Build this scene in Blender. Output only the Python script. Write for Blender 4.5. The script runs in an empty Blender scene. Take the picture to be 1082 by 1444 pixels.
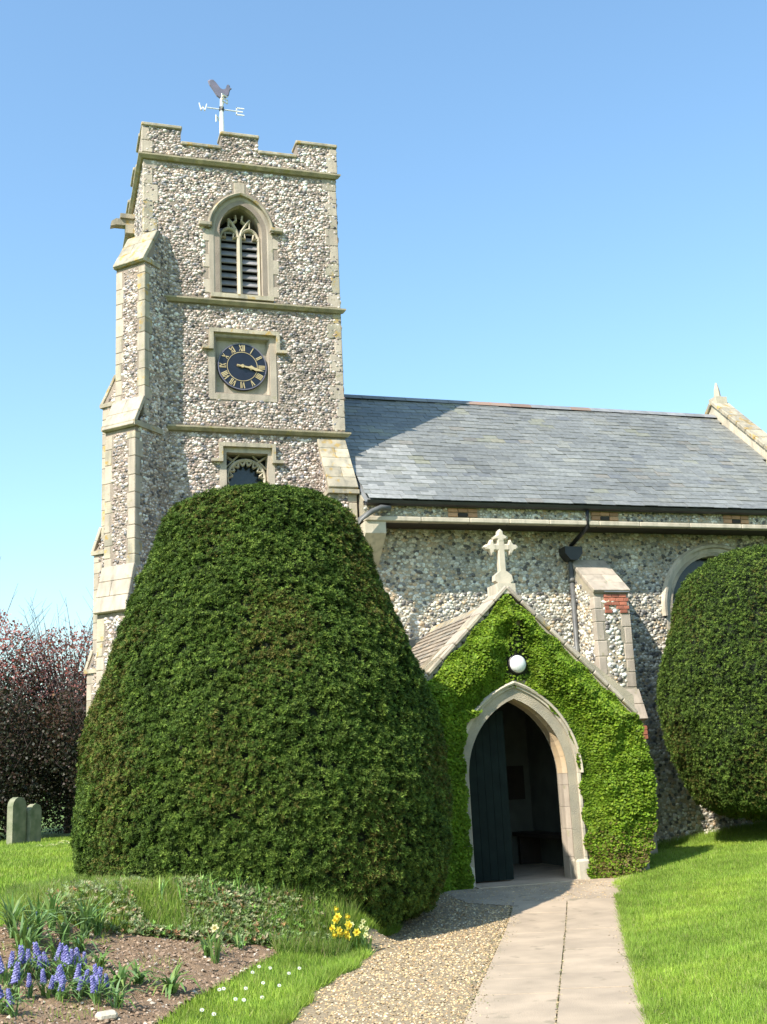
import bpy, math, random
import numpy as np
from mathutils import Vector, Matrix, noise as mnoise
random.seed(7); rng = np.random.default_rng(7)
PI = math.pi; R = math.radians
scene = bpy.context.scene
C = scene.collection

# ---------------------------------------------------------------- camera
cam_d = bpy.data.cameras.new('camera'); cam = bpy.data.objects.new('camera', cam_d); C.objects.link(cam)
YAW, PITCH, ROLL = 0.30370791, 0.23010696, -0.04687399
cy, sy, cp, sp = math.cos(YAW), math.sin(YAW), math.cos(PITCH), math.sin(PITCH)
f = Vector((sy*cp, cy*cp, sp)); r0 = Vector((cy, -sy, 0)); u0 = r0.cross(f)
r = math.cos(ROLL)*r0 + math.sin(ROLL)*u0; u = -math.sin(ROLL)*r0 + math.cos(ROLL)*u0
M = Matrix((( r.x, u.x, -f.x), (r.y, u.y, -f.y), (r.z, u.z, -f.z))).to_4x4()
M.translation = Vector((0, 0, 1.65)); cam.matrix_world = M
cam_d.sensor_fit = 'VERTICAL'; cam_d.sensor_height = 36.0; cam_d.lens = 36.0*1600/1444
cam_d.clip_start = 0.1; cam_d.clip_end = 2000
scene.camera = cam

# ---------------------------------------------------------------- sky, sun, exposure
SUN_AZ, SUN_EL = R(56.5), R(44)          # light comes from the left of the facade normal
world = bpy.data.worlds.new('World'); scene.world = world; world.use_nodes = True
wn = world.node_tree.nodes; wl = world.node_tree.links
sky = wn.new('ShaderNodeTexSky'); sky.sky_type = 'NISHITA'; sky.sun_disc = False
sky.sun_elevation = SUN_EL; sky.sun_rotation = math.pi + SUN_AZ
sky.air_density = 1.5; sky.dust_density = 1.0; sky.ozone_density = 2.0
bg = wn['Background']; bg.inputs['Strength'].default_value = 0.15
tint = wn.new('ShaderNodeMix'); tint.data_type = 'RGBA'; tint.blend_type = 'MULTIPLY'; tint.inputs[0].default_value = 1.0
tint.inputs[7].default_value = (0.85, 1.02, 1.10, 1)      # cool white balance of the whole sky
wl.new(sky.outputs[0], tint.inputs[6]); wl.new(tint.outputs[2], bg.inputs['Color'])
sun_d = bpy.data.lights.new('sun', 'SUN'); sun_d.energy = 5.0; sun_d.angle = R(0.5); sun_d.color = (1.0, 0.925, 0.82)
sun = bpy.data.objects.new('sun', sun_d); C.objects.link(sun)
sd = Vector((math.sin(SUN_AZ)*math.cos(SUN_EL), math.cos(SUN_AZ)*math.cos(SUN_EL), -math.sin(SUN_EL)))
sun.rotation_euler = sd.to_track_quat('-Z', 'Y').to_euler(); sun.location = (-20, -20, 30)
scene.view_settings.view_transform = 'Standard'; scene.view_settings.look = 'None'
scene.view_settings.exposure = 0.7; scene.view_settings.gamma = 1.0
scene.view_settings.use_curve_mapping = False
scene.render.engine = 'CYCLES'
scene.cycles.max_bounces = 6; scene.cycles.transparent_max_bounces = 4

# ---------------------------------------------------------------- materials
def newmat(name):
    m = bpy.data.materials.new(name); m.use_nodes = True
    return m, m.node_tree.nodes, m.node_tree.links, m.node_tree.nodes['Principled BSDF']
def N(nd, t, **k):
    n = nd.new(t)
    for a, b in k.items():
        if a in n.inputs: n.inputs[a].default_value = b
        else: setattr(n, a, b)
    return n
def mat(name, col, col2=None, scale=6.0, rough=0.85, bump=0.3, bscale=40.0, rnd=0.12, metal=0.0, spots=None, bdist=0.01, detail=6, spec=0.5, streak=0):
    """noise between two colours, small per-object variation, fine relief; spots=(colour, scale, threshold) adds lichen or stains"""
    m, nd, ln, p = newmat(name)
    col2 = col2 or tuple(c*0.75 for c in col)
    tc = N(nd, 'ShaderNodeTexCoord'); geo = N(nd, 'ShaderNodeNewGeometry')
    n1 = N(nd, 'ShaderNodeTexNoise', Scale=scale, Detail=float(detail)); ln.new(geo.outputs['Position'], n1.inputs['Vector'])
    cr = N(nd, 'ShaderNodeValToRGB'); cr.color_ramp.elements[0].position = .35; cr.color_ramp.elements[1].position = .65
    cr.color_ramp.elements[0].color = (*col2, 1); cr.color_ramp.elements[1].color = (*col, 1)
    ln.new(n1.outputs[0], cr.inputs[0]); out = cr.outputs[0]
    if spots:
        n2 = N(nd, 'ShaderNodeTexNoise', Scale=spots[1], Detail=8.0); ln.new(geo.outputs['Position'], n2.inputs['Vector'])
        c2 = N(nd, 'ShaderNodeValToRGB'); c2.color_ramp.elements[0].position = spots[2]; c2.color_ramp.elements[1].position = spots[2]+.08
        ln.new(n2.outputs[0], c2.inputs[0])
        mx = N(nd, 'ShaderNodeMix', data_type='RGBA'); ln.new(c2.outputs[0], mx.inputs['Factor']); ln.new(out, mx.inputs[6]); mx.inputs[7].default_value = (*spots[0], 1)
        out = mx.outputs[2]
    if streak:
        mp = N(nd, 'ShaderNodeMapping'); mp.inputs['Scale'].default_value = (9, 9, 1.1); ln.new(geo.outputs['Position'], mp.inputs[0])
        n4 = N(nd, 'ShaderNodeTexNoise', Scale=1.0, Detail=5.0); ln.new(mp.outputs[0], n4.inputs['Vector'])
        c4 = N(nd, 'ShaderNodeValToRGB'); c4.color_ramp.elements[0].position = .48; c4.color_ramp.elements[1].position = .72; c4.color_ramp.elements[1].color = (streak, streak, streak, 1); c4.color_ramp.elements[0].color = (0, 0, 0, 1)
        ln.new(n4.outputs[0], c4.inputs[0]); m4 = N(nd, 'ShaderNodeMix', data_type='RGBA'); ln.new(c4.outputs[0], m4.inputs['Factor']); ln.new(out, m4.inputs[6]); m4.inputs[7].default_value = (.16, .15, .12, 1); out = m4.outputs[2]
    oi = N(nd, 'ShaderNodeObjectInfo'); mr = N(nd, 'ShaderNodeMapRange'); mr.inputs[3].default_value = 1-rnd; mr.inputs[4].default_value = 1+rnd
    ln.new(oi.outputs['Random'], mr.inputs[0])
    hsv = N(nd, 'ShaderNodeHueSaturation'); ln.new(mr.outputs[0], hsv.inputs['Value']); ln.new(out, hsv.inputs['Color'])
    ln.new(hsv.outputs[0], p.inputs['Base Color'])
    p.inputs['Roughness'].default_value = rough; p.inputs['Metallic'].default_value = metal
    p.inputs['Specular IOR Level'].default_value = spec
    if bump:
        n3 = N(nd, 'ShaderNodeTexNoise', Scale=bscale, Detail=8.0); ln.new(geo.outputs['Position'], n3.inputs['Vector'])
        b = N(nd, 'ShaderNodeBump', Strength=bump, Distance=bdist); ln.new(n3.outputs[0], b.inputs['Height']); ln.new(b.outputs[0], p.inputs['Normal'])
    return m
def vcmat(name, rough=0.6, transl=0.0, var=0.25, vscale=30.0, bump=0.0, spec=0.5):
    """colour from the mesh's own per-piece colour attribute"""
    m, nd, ln, p = newmat(name)
    at = N(nd, 'ShaderNodeAttribute', attribute_name='Col'); geo = N(nd, 'ShaderNodeNewGeometry')
    n1 = N(nd, 'ShaderNodeTexNoise', Scale=vscale, Detail=4.0); ln.new(geo.outputs['Position'], n1.inputs['Vector'])
    mr = N(nd, 'ShaderNodeMapRange'); mr.inputs[1].default_value = .3; mr.inputs[2].default_value = .7; mr.inputs[3].default_value = 1-var; mr.inputs[4].default_value = 1+var
    ln.new(n1.outputs[0], mr.inputs[0])
    hsv = N(nd, 'ShaderNodeHueSaturation'); ln.new(mr.outputs[0], hsv.inputs['Value']); ln.new(at.outputs['Color'], hsv.inputs['Color'])
    ln.new(hsv.outputs[0], p.inputs['Base Color']); p.inputs['Roughness'].default_value = rough; p.inputs['Specular IOR Level'].default_value = spec
    if bump:
        b = N(nd, 'ShaderNodeBump', Strength=bump, Distance=.01); ln.new(n1.outputs[0], b.inputs['Height']); ln.new(b.outputs[0], p.inputs['Normal'])
    if transl:
        t = N(nd, 'ShaderNodeBsdfTranslucent'); ln.new(hsv.outputs[0], t.inputs['Color'])
        ms = N(nd, 'ShaderNodeMixShader'); ms.inputs[0].default_value = transl
        ln.new(p.outputs[0], ms.inputs[1]); ln.new(t.outputs[0], ms.inputs[2]); ln.new(ms.outputs[0], nd['Material Output'].inputs['Surface'])
    return m
STONE = mat('limestone', (.47, .395, .31), (.37, .31, .245), scale=3.5, streak=.5, bump=.5, bscale=60, rnd=.1, spots=((.34, .30, .20), 9, .62))
STONE_W = mat('limestone_weathered', (.45, .385, .28), (.30, .265, .20), scale=4, streak=.7, bump=.6, bscale=50, rnd=.14, spots=((.40, .27, .09), 7, .56))
STONE_PALE = mat('limestone_pale', (.56, .49, .38), (.44, .385, .29), scale=4, streak=.45, bump=.4, bscale=60, rnd=.07)
STONE_OCHRE = mat('limestone_ochre', (.52, .38, .22), (.46, .36, .24), scale=5, bump=.4, bscale=60, rnd=.1)
MORTAR = mat('lime_mortar', (.33, .265, .21), (.22, .175, .14), scale=1.6, bump=.8, bscale=70, rnd=.0, bdist=.02)
MORTAR_NAVE = mat('lime_mortar_nave', (.46, .385, .27), (.28, .25, .19), scale=2.2, bump=.8, bscale=70, rnd=.0, bdist=.02)
FLINT = vcmat('flint', rough=.45, var=.3, vscale=45)
STRINGM = mat('mossy_string_stone', (.38, .32, .21), (.25, .215, .14), scale=5, bump=.5, rnd=.05, spots=((.27, .23, .09), 6, .6), streak=.6)
BRICK = mat('red_brick', (.42, .14, .08), (.30, .11, .07), scale=12, rnd=.25, bump=.5)
TERRA = mat('terracotta_vent', (.46, .25, .13), (.36, .20, .11), scale=12, rnd=.2)
SLATE = vcmat('slate', rough=.5, var=.18, vscale=14, bump=.15)
TILE = vcmat('roof_tile', rough=.8, var=.25, vscale=20, bump=.3)
RIDGE = mat('ridge_tile', (.25, .25, .25), (.18, .19, .2), rnd=.2)
RIDGE_RED = mat('ridge_tile_red', (.27, .17, .125), (.22, .17, .14), rnd=.2)
BLACK_IRON = mat('black_iron', (.012, .012, .013), (.02, .02, .02), rough=.4, bump=.1, rnd=0)
GREY_IRON = mat('grey_painted_iron', (.13, .13, .12), (.08, .08, .08), rough=.5, bump=.1, rnd=0)
LEADW = mat('lead', (.22, .23, .24), (.15, .16, .17), rough=.5, bump=.2)
LOUVRE = mat('louvre_slate', (.26, .25, .26), (.17, .17, .18), rough=.6, bump=.3, rnd=.15)
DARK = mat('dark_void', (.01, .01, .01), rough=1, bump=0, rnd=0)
WOOD_DARK = mat('dark_oak', (.035, .024, .016), (.02, .015, .01), scale=8, rough=.7)
DOOR_GREEN = mat('dark_green_paint', (.010, .017, .014), (.007, .012, .010), rough=.8, bump=.1, rnd=.1, spec=.15)
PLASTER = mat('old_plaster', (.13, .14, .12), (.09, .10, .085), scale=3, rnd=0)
GOLD = mat('gilding', (.75, .55, .28), (.6, .42, .2), rough=.35, bump=0, rnd=0, metal=.5)
CLOCKB = mat('clock_black', (.010, .014, .028), (.008, .010, .02), rough=.35, bump=0, rnd=0)
WHITE = mat('white_paint', (.78, .78, .75), (.7, .7, .68), rough=.4, bump=0, rnd=0)
VANE = mat('weathered_copper', (.17, .15, .20), (.12, .12, .16), rough=.5, bump=.1, rnd=0)
PAPER = mat('paper', (.6, .6, .55), rough=.8, bump=0)
SLAB = mat('concrete_slab', (.455, .355, .25), (.35, .275, .195), scale=2.5, bump=.5, bscale=90, rnd=.06, spots=((.27, .22, .15), 4, .61))
YEWLEAF = vcmat('yew_leaf', rough=.6, transl=.16, var=.3, vscale=5, spec=.15)
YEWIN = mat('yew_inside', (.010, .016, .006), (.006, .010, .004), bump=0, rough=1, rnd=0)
IVYLEAF = vcmat('ivy_leaf', rough=.55, transl=.3, var=.3, vscale=5, spec=.2)
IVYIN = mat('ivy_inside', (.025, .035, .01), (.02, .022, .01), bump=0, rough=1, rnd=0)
LEAF = vcmat('leaf', rough=.5, transl=.3, var=.2, vscale=8, spec=.35)
PETAL = vcmat('petal', rough=.6, transl=.3, var=.15, vscale=30)
TWIG = mat('twig', (.10, .07, .06), (.06, .045, .04), rough=.9, bump=0)
BARK = mat('bark', (.12, .08, .055), (.07, .05, .035), rough=.95, bump=.8, bscale=30)
GRASS = vcmat('grass_blade', rough=.55, transl=.35, var=.22, vscale=2.5, spec=.3)
PEBBLE = vcmat('pebble', rough=.8, var=.15, vscale=60)
SOILP = vcmat('soil_clod', rough=.95, var=.25, vscale=40)
GLASS = mat('leaded_glass', (.02, .025, .03), (.03, .035, .04), rough=.15, bump=.3, bscale=12, rnd=0)
HEADST = mat('headstone', (.27, .26, .18), (.14, .16, .09), scale=5, rough=.95, bump=.5)

# ---------------------------------------------------------------- mesh helpers
WL = {}   # world location of every object made here (no rotation is used on parents)
def link(name, me, parent=None, at=None):
    o = bpy.data.objects.new(name, me); C.objects.link(o)
    w = Vector(at) if at is not None else Vector((0, 0, 0))
    if parent is not None:
        o.parent = parent; o.location = w - WL[parent.name]
    else: o.location = w
    WL[o.name] = w
    return o
def thing(name, label, cat, at=(0, 0, 0), group=None):
    o = link(name, None, None, at); o.empty_display_size = .2
    o['label'] = label; o['category'] = cat
    if group: o['group'] = group
    return o
def tag(o, label, cat, group=None):
    o['label'] = label; o['category'] = cat
    if group: o['group'] = group
    return o
def smooth(me, on=True):
    me.polygons.foreach_set('use_smooth', [on]*len(me.polygons))
def build(name, V, F, m, parent=None, sm=False, kind=None, col=None):
    """V in world coordinates; origin goes to the base centre"""
    V = np.asarray(V, dtype=float)
    lo, hi = V.min(0), V.max(0); o0 = np.array([(lo[0]+hi[0])/2, (lo[1]+hi[1])/2, lo[2]])
    me = bpy.data.meshes.new(name); me.from_pydata((V-o0).tolist(), [], [tuple(x) for x in F]); me.materials.append(m)
    if col is not None:
        a = me.color_attributes.new('Col', 'FLOAT_COLOR', 'POINT')
        cc = np.ones((len(V), 4)); cc[:, :3] = col; a.data.foreach_set('color', cc.ravel())
    if sm: smooth(me)
    me.update()
    o = link(name, me, parent, o0)
    if kind: o['kind'] = kind
    return o
def fast(name, V, F, m, parent=None, col=None, sm=False, kind=None, extra=None):
    """V (n,3), F (m,k) numpy, uniform face size; extra=(V,F,material) appended with its own material"""
    V = np.asarray(V, dtype=np.float32); F = np.asarray(F, dtype=np.int32)
    lo, hi = V.min(0), V.max(0); o0 = np.array([(lo[0]+hi[0])/2, (lo[1]+hi[1])/2, lo[2]])
    mi = np.zeros(len(F), np.int32); Fl = [F]; loops = F.ravel(); tot = np.full(len(F), F.shape[1], np.int32)
    if extra is not None:
        V2 = np.asarray(extra[0], np.float32); F2 = np.asarray(extra[1], np.int32)+len(V)
        V = np.vstack([V, V2]); loops = np.concatenate([loops, F2.ravel()]); tot = np.concatenate([tot, np.full(len(F2), F2.shape[1], np.int32)])
        mi = np.concatenate([mi, np.ones(len(F2), np.int32)])
        if col is not None: col = np.vstack([col, np.full((len(V2), 3), .02)])
    me = bpy.data.meshes.new(name); me.vertices.add(len(V)); me.vertices.foreach_set('co', (V-o0.astype(np.float32)).ravel())
    me.loops.add(len(loops)); me.loops.foreach_set('vertex_index', loops)
    me.polygons.add(len(tot)); st = np.concatenate([[0], np.cumsum(tot)[:-1]]).astype(np.int32)
    me.polygons.foreach_set('loop_start', st); me.polygons.foreach_set('loop_total', tot)
    me.materials.append(m)
    if extra is not None: me.materials.append(extra[2])
    me.polygons.foreach_set('material_index', mi)
    if sm: me.polygons.foreach_set('use_smooth', np.ones(len(tot), bool))
    if col is not None:
        a = me.color_attributes.new('Col', 'FLOAT_COLOR', 'POINT')
        cc = np.ones((len(V), 4), np.float32); cc[:, :3] = col; a.data.foreach_set('color', cc.ravel())
    me.update(calc_edges=True)
    o = link(name, me, parent, o0)
    if kind: o['kind'] = kind
    return o
def scatter(TV, TF, P, A, B, Cn, S, col=None, jit=0.0):
    """copies of a template: local axes A,B,Cn (n,3) scaled by S (n,3) at P"""
    TV = np.asarray(TV, float); TF = np.asarray(TF); n = len(P); k = len(TV)
    T = TV[None, :, :]*np.asarray(S)[:, None, :]
    if jit: T = T*(1+rng.uniform(-jit, jit, T.shape))
    V = P[:, None, :] + T[:, :, 0:1]*A[:, None, :] + T[:, :, 1:2]*B[:, None, :] + T[:, :, 2:3]*Cn[:, None, :]
    F = (TF[None]+(np.arange(n)*k)[:, None, None]).reshape(-1, TF.shape[1])
    Cc = np.repeat(col, k, axis=0) if col is not None else None
    return V.reshape(-1, 3), F, Cc
def pal(n, table, jit=.12):
    w = np.array([t[0] for t in table]); c = np.array([t[1] for t in table])
    return c[rng.choice(len(table), n, p=w/w.sum())]*(1+rng.uniform(-jit, jit, (n, 1)))
def frames(Nn):
    Nn = Nn/np.linalg.norm(Nn, axis=1, keepdims=True)
    rv = rng.normal(size=Nn.shape); A = np.cross(Nn, rv); A /= np.linalg.norm(A, axis=1, keepdims=True)
    return A, np.cross(Nn, A), Nn
CB_F = [(0,1,2,3),(4,7,6,5),(0,4,5,1),(1,5,6,2),(2,6,7,3),(3,7,4,0)]
def boxV(c, h, ax=((1,0,0),(0,1,0),(0,0,1))):
    c = np.array(c, float); ax = np.array(ax, float); V = []
    for sz in (-1, 1):
        for sx, sy_ in ((-1,-1),(-1,1),(1,1),(1,-1)):
            V.append(c+ax[0]*h[0]*sx+ax[1]*h[1]*sy_+ax[2]*h[2]*sz)
    return V
class MB:
    def __init__(s): s.V = []; s.F = []
    def add(s, V, F):
        b = len(s.V); s.V += [tuple(v) for v in V]; s.F += [tuple(i+b for i in q) for q in F]
    def box(s, x0, x1, y0, y1, z0, z1): s.add(boxV(((x0+x1)/2, (y0+y1)/2, (z0+z1)/2), ((x1-x0)/2, (y1-y0)/2, (z1-z0)/2)), CB_F); return s
    def obox(s, c, h, ax): s.add(boxV(c, h, ax), CB_F); return s
    def prism(s, poly, d0, d1):          # poly: list of 3d points, extruded from +d0 to +d1 (vectors)
        n = len(poly); a = [np.array(p)+np.array(d0) for p in poly]; b = [np.array(p)+np.array(d1) for p in poly]
        F = [tuple(range(n)), tuple(range(2*n-1, n-1, -1))]+[(i, (i+1) % n+0, (i+1) % n+n, i+n) for i in range(n)]
        s.add(a+b, F); return s
    def tube(s, pts, rad, n=8):
        pts = [np.array(p, float) for p in pts]; rad = rad if hasattr(rad, '__len__') else [rad]*len(pts); V = []
        for i, p in enumerate(pts):
            t = pts[min(i+1, len(pts)-1)]-pts[max(i-1, 0)]; t = t/np.linalg.norm(t)
            a = np.cross(t, (0, 0, 1)) if abs(t[2]) < .9 else np.cross(t, (1, 0, 0)); a /= np.linalg.norm(a); b = np.cross(t, a)
            V += [p+rad[i]*(a*math.cos(2*PI*k/n)+b*math.sin(2*PI*k/n)) for k in range(n)]
        F = [(i*n+k, i*n+(k+1) % n, (i+1)*n+(k+1) % n, (i+1)*n+k) for i in range(len(pts)-1) for k in range(n)]
        F += [tuple(range(n-1, -1, -1)), tuple((len(pts)-1)*n+k for k in range(n))]
        s.add(V, F); return s
    def build(s, name, m, parent=None, sm=False, kind=None): return build(name, s.V, s.F, m, parent, sm, kind)
# a dressed block with chamfered edges (24 vertices, 44 triangles)
def cblock(c, h, ax=((1,0,0),(0,1,0),(0,0,1)), ch=.008):
    ax = np.array(ax, float); c = np.array(c, float); V = []; idx = {}
    for sx in (-1,1):
        for sy_ in (-1,1):
            for sz in (-1,1):
                for k in range(3):
                    d = [h[0]-ch, h[1]-ch, h[2]-ch]; d[k] = h[k]
                    idx[(sx,sy_,sz,k)] = len(V); V.append(c+ax[0]*sx*d[0]+ax[1]*sy_*d[1]+ax[2]*sz*d[2])
    F = []
    for k in range(3):
        o = [i for i in range(3) if i != k]
        for s1 in (-1,1):
            q = []
            for a, b in ((-1,-1),(1,-1),(1,1),(-1,1)):
                t = [0,0,0]; t[k] = s1; t[o[0]] = a; t[o[1]] = b; q.append(idx[(*t, k)])
            F.append(tuple(q))
            for s2 in (-1,1):       # edges, parallel to axis k between faces o0 and o1
                e = []
                for e1 in (-1,1):
                    t = [0,0,0]; t[k] = e1; t[o[0]] = s1; t[o[1]] = s2
                    e.append((idx[(*t, o[0])], idx[(*t, o[1])]))
                F.append((e[0][0], e[0][1], e[1][1], e[1][0]))
    for sx in (-1,1):
        for sy_ in (-1,1):
            for sz in (-1,1): F.append((idx[(sx,sy_,sz,0)], idx[(sx,sy_,sz,1)], idx[(sx,sy_,sz,2)]))
    return V, F
def block(name, c, h, m, parent, ax=((1,0,0),(0,1,0),(0,0,1)), ch=.008):
    V, F = cblock(c, h, ax, ch); return build(name, V, F, m, parent)

# terrain
def ss(a, b, x): t = np.clip((x-a)/(b-a), 0, 1); return t*t*(3-2*t)
def hz(X, Y):
    X = np.asarray(X, float); Y = np.asarray(Y, float)
    zp = .15*ss(11.5, 15, Y); Yc = np.minimum(Y, 22)
    xr = 3.91+.5*(Yc-7.2); xl = 1.69+.52*(Yc-8.48)
    z = zp+np.minimum(.11*np.maximum(X-xr, 0), .75)+np.minimum(.16*np.maximum(xl-X, 0), .5)
    y0 = 11.1-1.6*ss(.6, -.2, X)
    wb = ss(y0, 11.7, Y)*ss(3.7, 2.6, X)
    return z*(1-wb)+.68*wb
def path_l(Y): return 2.85+.495*(Y-7.81)
def path_r(Y): return 3.91+.5*(Y-7.2)
def grav_l(Y): return 1.69+.52*(Y-8.48)

# flint: knobbly dome template, pressed in mortar
a6 = [i*PI/3 for i in range(6)]
DV = [(math.cos(a), math.sin(a), -.1) for a in a6]+[(.78*math.cos(a+.3), .78*math.sin(a+.3), .55) for a in a6]+[(0, 0, .95)]
DF = [(i, (i+1) % 6, 6+i) for i in range(6)]+[((i+1) % 6, 6+(i+1) % 6, 6+i) for i in range(6)]+[(6+i, 6+(i+1) % 6, 12) for i in range(6)]
FL_TOWER = [(27,(.60,.52,.46)),(25,(.40,.335,.295)),(18,(.28,.21,.175)),(16,(.10,.085,.08)),(8,(.22,.21,.225)),(12,(.44,.33,.26))]
FL_NAVE = [(30,(.60,.55,.45)),(22,(.40,.38,.32)),(13,(.48,.36,.23)),(15,(.11,.10,.09)),(12,(.25,.24,.22)),(8,(.66,.62,.53))]
def flint_panel(O, U, Vv, Nn, w, h, keep=None, table=FL_TOWER, sp=.052, dome=.6):
    """jittered rows of flints over the rectangle O + u*U + v*V; keep(u,v) -> bool mask"""
    O, U, Vv, Nn = [np.array(x, float) for x in (O, U, Vv, Nn)]
    nu, nv = max(1, int(w/sp)), max(1, int(h/(sp*.86)))
    uu, vv = np.meshgrid((np.arange(nu)+.5)/nu*w, (np.arange(nv)+.5)/nv*h)
    uu = uu+(np.arange(nv) % 2)[:, None]*sp*.5-sp*.25
    uu = (uu+rng.uniform(-.28, .28, uu.shape)*sp).ravel(); vv = (vv+rng.uniform(-.28, .28, vv.shape)*sp).ravel()
    k = (uu > .01) & (uu < w-.01) & (vv > .01) & (vv < h-.01)
    if keep is not None: k &= keep(uu, vv)
    k &= rng.random(len(uu)) > .04
    uu, vv = uu[k], vv[k]; n = len(uu)
    if n == 0: return None
    P = O+uu[:, None]*U+vv[:, None]*Vv
    an = rng.uniform(-.6, .6, n)[:, None]
    tilt = Nn+rng.normal(0, .13, (n, 1))*U+rng.normal(0, .13, (n, 1))*Vv
    A = U*np.cos(an)+Vv*np.sin(an); B = -U*np.sin(an)+Vv*np.cos(an)
    s = sp*(.34+.5*rng.random(n)**1.6); S = np.stack([s*rng.uniform(.9, 1.25, n), s*rng.uniform(.7, 1.0, n), s*dome*rng.uniform(.5, 1.1, n)], 1)
    w1 = np.array([mnoise.noise((p[0]*.8, p[1]*.8, p[2]*.45)) for p in P]); w2 = np.array([mnoise.noise((p[0]*3+9, p[1]*3, p[2]*1.2)) for p in P])
    col = pal(n, table, .18)*(1+.45*w1+.35*w2)[:, None]
    return scatter(DV, DF, P, A, B, tilt, S, np.clip(col, .02, .7), jit=.26)
def join(parts):
    parts = [p for p in parts if p is not None]; V = []; F = []; Cc = []; b = 0
    for v, q, c in parts: V.append(v); F.append(q+b); Cc.append(c); b += len(v)
    return np.vstack(V), np.vstack(F), np.vstack(Cc)
def flints(parent, parts, name='flint'):
    V, F, Cc = join(parts); return fast(name, V, F, FLINT, parent, Cc, sm=True, kind='stuff')

# pointed arch helpers (facade plane: x, z)
def arch(cx, a, s, h, z0, off=0., n=12):
    Rr = (a*a+h*h)/(2*a); ccx = Rr-a; top = math.acos(ccx/(Rr+off)); pts = [(cx-a-off, z0)]
    for i in range(n+1):
        t = top*i/n; pts.append((cx+ccx-(Rr+off)*math.cos(t), s+(Rr+off)*math.sin(t)))
    return pts+[(2*cx-x, z) for x, z in reversed(pts[:-1])]
def sweep(profile, spec, y, i0=0, i1=None, n=12, close=True):
    """profile: [(outward offset, depth y)] swept round the arch spec=(cx,a,s,h,z0)"""
    rows = [arch(*spec, off=o, n=n) for o, _ in profile]; m = len(rows[0]); i1 = m-1 if i1 is None else i1
    V = []; k = len(profile)
    for i in range(i0, i1+1):
        V += [(rows[j][i][0], y+profile[j][1], rows[j][i][1]) for j in range(k)]
    F = [(i*k+j, i*k+(j+1) % k, (i+1)*k+(j+1) % k, (i+1)*k+j) for i in range(i1-i0) for j in range(k)]
    F += [tuple(range(k-1, -1, -1)), tuple((i1-i0)*k+j for j in range(k))]
    return V, F
def wall_with_arch(mb, x0, x1, z0, z1, y, spec, n=12):
    """front face of a wall with a pointed opening, as quads"""
    pts = arch(*spec, n=n); h = len(pts)//2; zb = pts[0][1]; zt = pts[h][1]
    def q(a, b, c, d): mb.add([(p[0], y, p[1]) for p in (a, b, c, d)], [(0, 1, 2, 3)])
    if zb > z0: q((x0, z0), (x1, z0), (x1, zb), (x0, zb))
    for i in range(h):
        a, b = pts[i], pts[i+1]; q((x0, a[1]), a, b, (x0, b[1])); a2, b2 = pts[-1-i], pts[-2-i]; q(a2, (x1, a2[1]), (x1, b2[1]), b2)
    q((x0, zt), (x1, zt), (x1, z1), (x0, z1))
def in_arch(x, z, spec, off):
    cx, a, s, h, z0 = spec; Rr = (a*a+h*h)/(2*a); ccx = Rr-a; dx = np.abs(x-cx)
    return (z > z0-.02) & np.where(z < s, dx < a+off, np.hypot(dx+ccx, z-s) < Rr+off)

# ================================================================ SETTING: ground
def ground():
    xs = np.concatenate([np.linspace(-900, -20, 12)[:-1], np.linspace(-20, -4, 12)[:-1], np.arange(-4, 20, .12), np.linspace(20, 40, 10)[1:], np.linspace(40, 900, 12)[1:]])
    ys = np.concatenate([np.linspace(-900, -20, 10)[:-1], np.linspace(-20, 4, 12)[:-1], np.arange(4, 27, .12), np.linspace(27, 60, 14)[1:], np.linspace(60, 1500, 14)[1:]])
    X, Y = np.meshgrid(xs, ys); Z = hz(X, Y)
    V = np.stack([X, Y, Z-.012], -1).reshape(-1, 3); nx = len(xs); ny = len(ys)
    i, j = np.meshgrid(np.arange(nx-1), np.arange(ny-1)); b = (j*nx+i).ravel()
    F = np.stack([b, b+1, b+nx+1, b+nx], 1)
    g = mat('turf', (.13, .20, .028), (.09, .15, .022), scale=1.3, rough=1, bump=.6, bscale=60, spots=((.13, .15, .04), 3, .58), rnd=0)
    o = fast('ground', V, F, g, sm=True); o['kind'] = 'structure'; return o
ground()
BED = [(-2.2, 10.2), (-.24, 10.55), (.25, 11.0), (.63, 11.25), (1.0, 11.2), (1.65, 11.2), (2.3, 11.1), (2.12, 10.75), (1.60, 9.75), (1.10, 8.85), (.86, 8.29), (.6, 7.5), (-.4, 6.9), (-2.2, 6.9)]
def in_poly(x, y, P):
    x = np.asarray(x); y = np.asarray(y); c = np.zeros(x.shape, bool); j = len(P)-1
    for i in range(len(P)):
        (xi, yi), (xj, yj) = P[i], P[j]
        with np.errstate(divide='ignore', invalid='ignore'):
            c ^= ((yi > y) != (yj > y)) & (x < (xj-xi)*(y-yi)/(yj-yi+1e-12)+xi)
        j = i
    return c
def sheet(name, mask, x0, x1, y0, y1, st, m, lift, rough=0., kind='structure'):
    xs = np.arange(x0, x1, st); ys = np.arange(y0, y1, st); X, Y = np.meshgrid(xs, ys)
    Z = hz(X, Y)+lift
    if rough: Z = Z+np.array([rough*(mnoise.noise((a*7, b*7, 0))+.6*mnoise.noise((a*21, b*21, 3))) for a, b in zip(X.ravel(), Y.ravel())]).reshape(X.shape)
    nx = len(xs); i, j = np.meshgrid(np.arange(nx-1), np.arange(len(ys)-1)); b = (j*nx+i).ravel()
    k = mask(xs[i.ravel()]+st/2, ys[j.ravel()]+st/2); b = b[k]
    F = np.stack([b, b+1, b+nx+1, b+nx], 1); us = np.unique(F); mp = np.zeros(X.size, int); mp[us] = np.arange(len(us))
    o = fast(name, np.stack([X, Y, Z], -1).reshape(-1, 3)[us], mp[F], m, sm=True); o['kind'] = kind; return o
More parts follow.
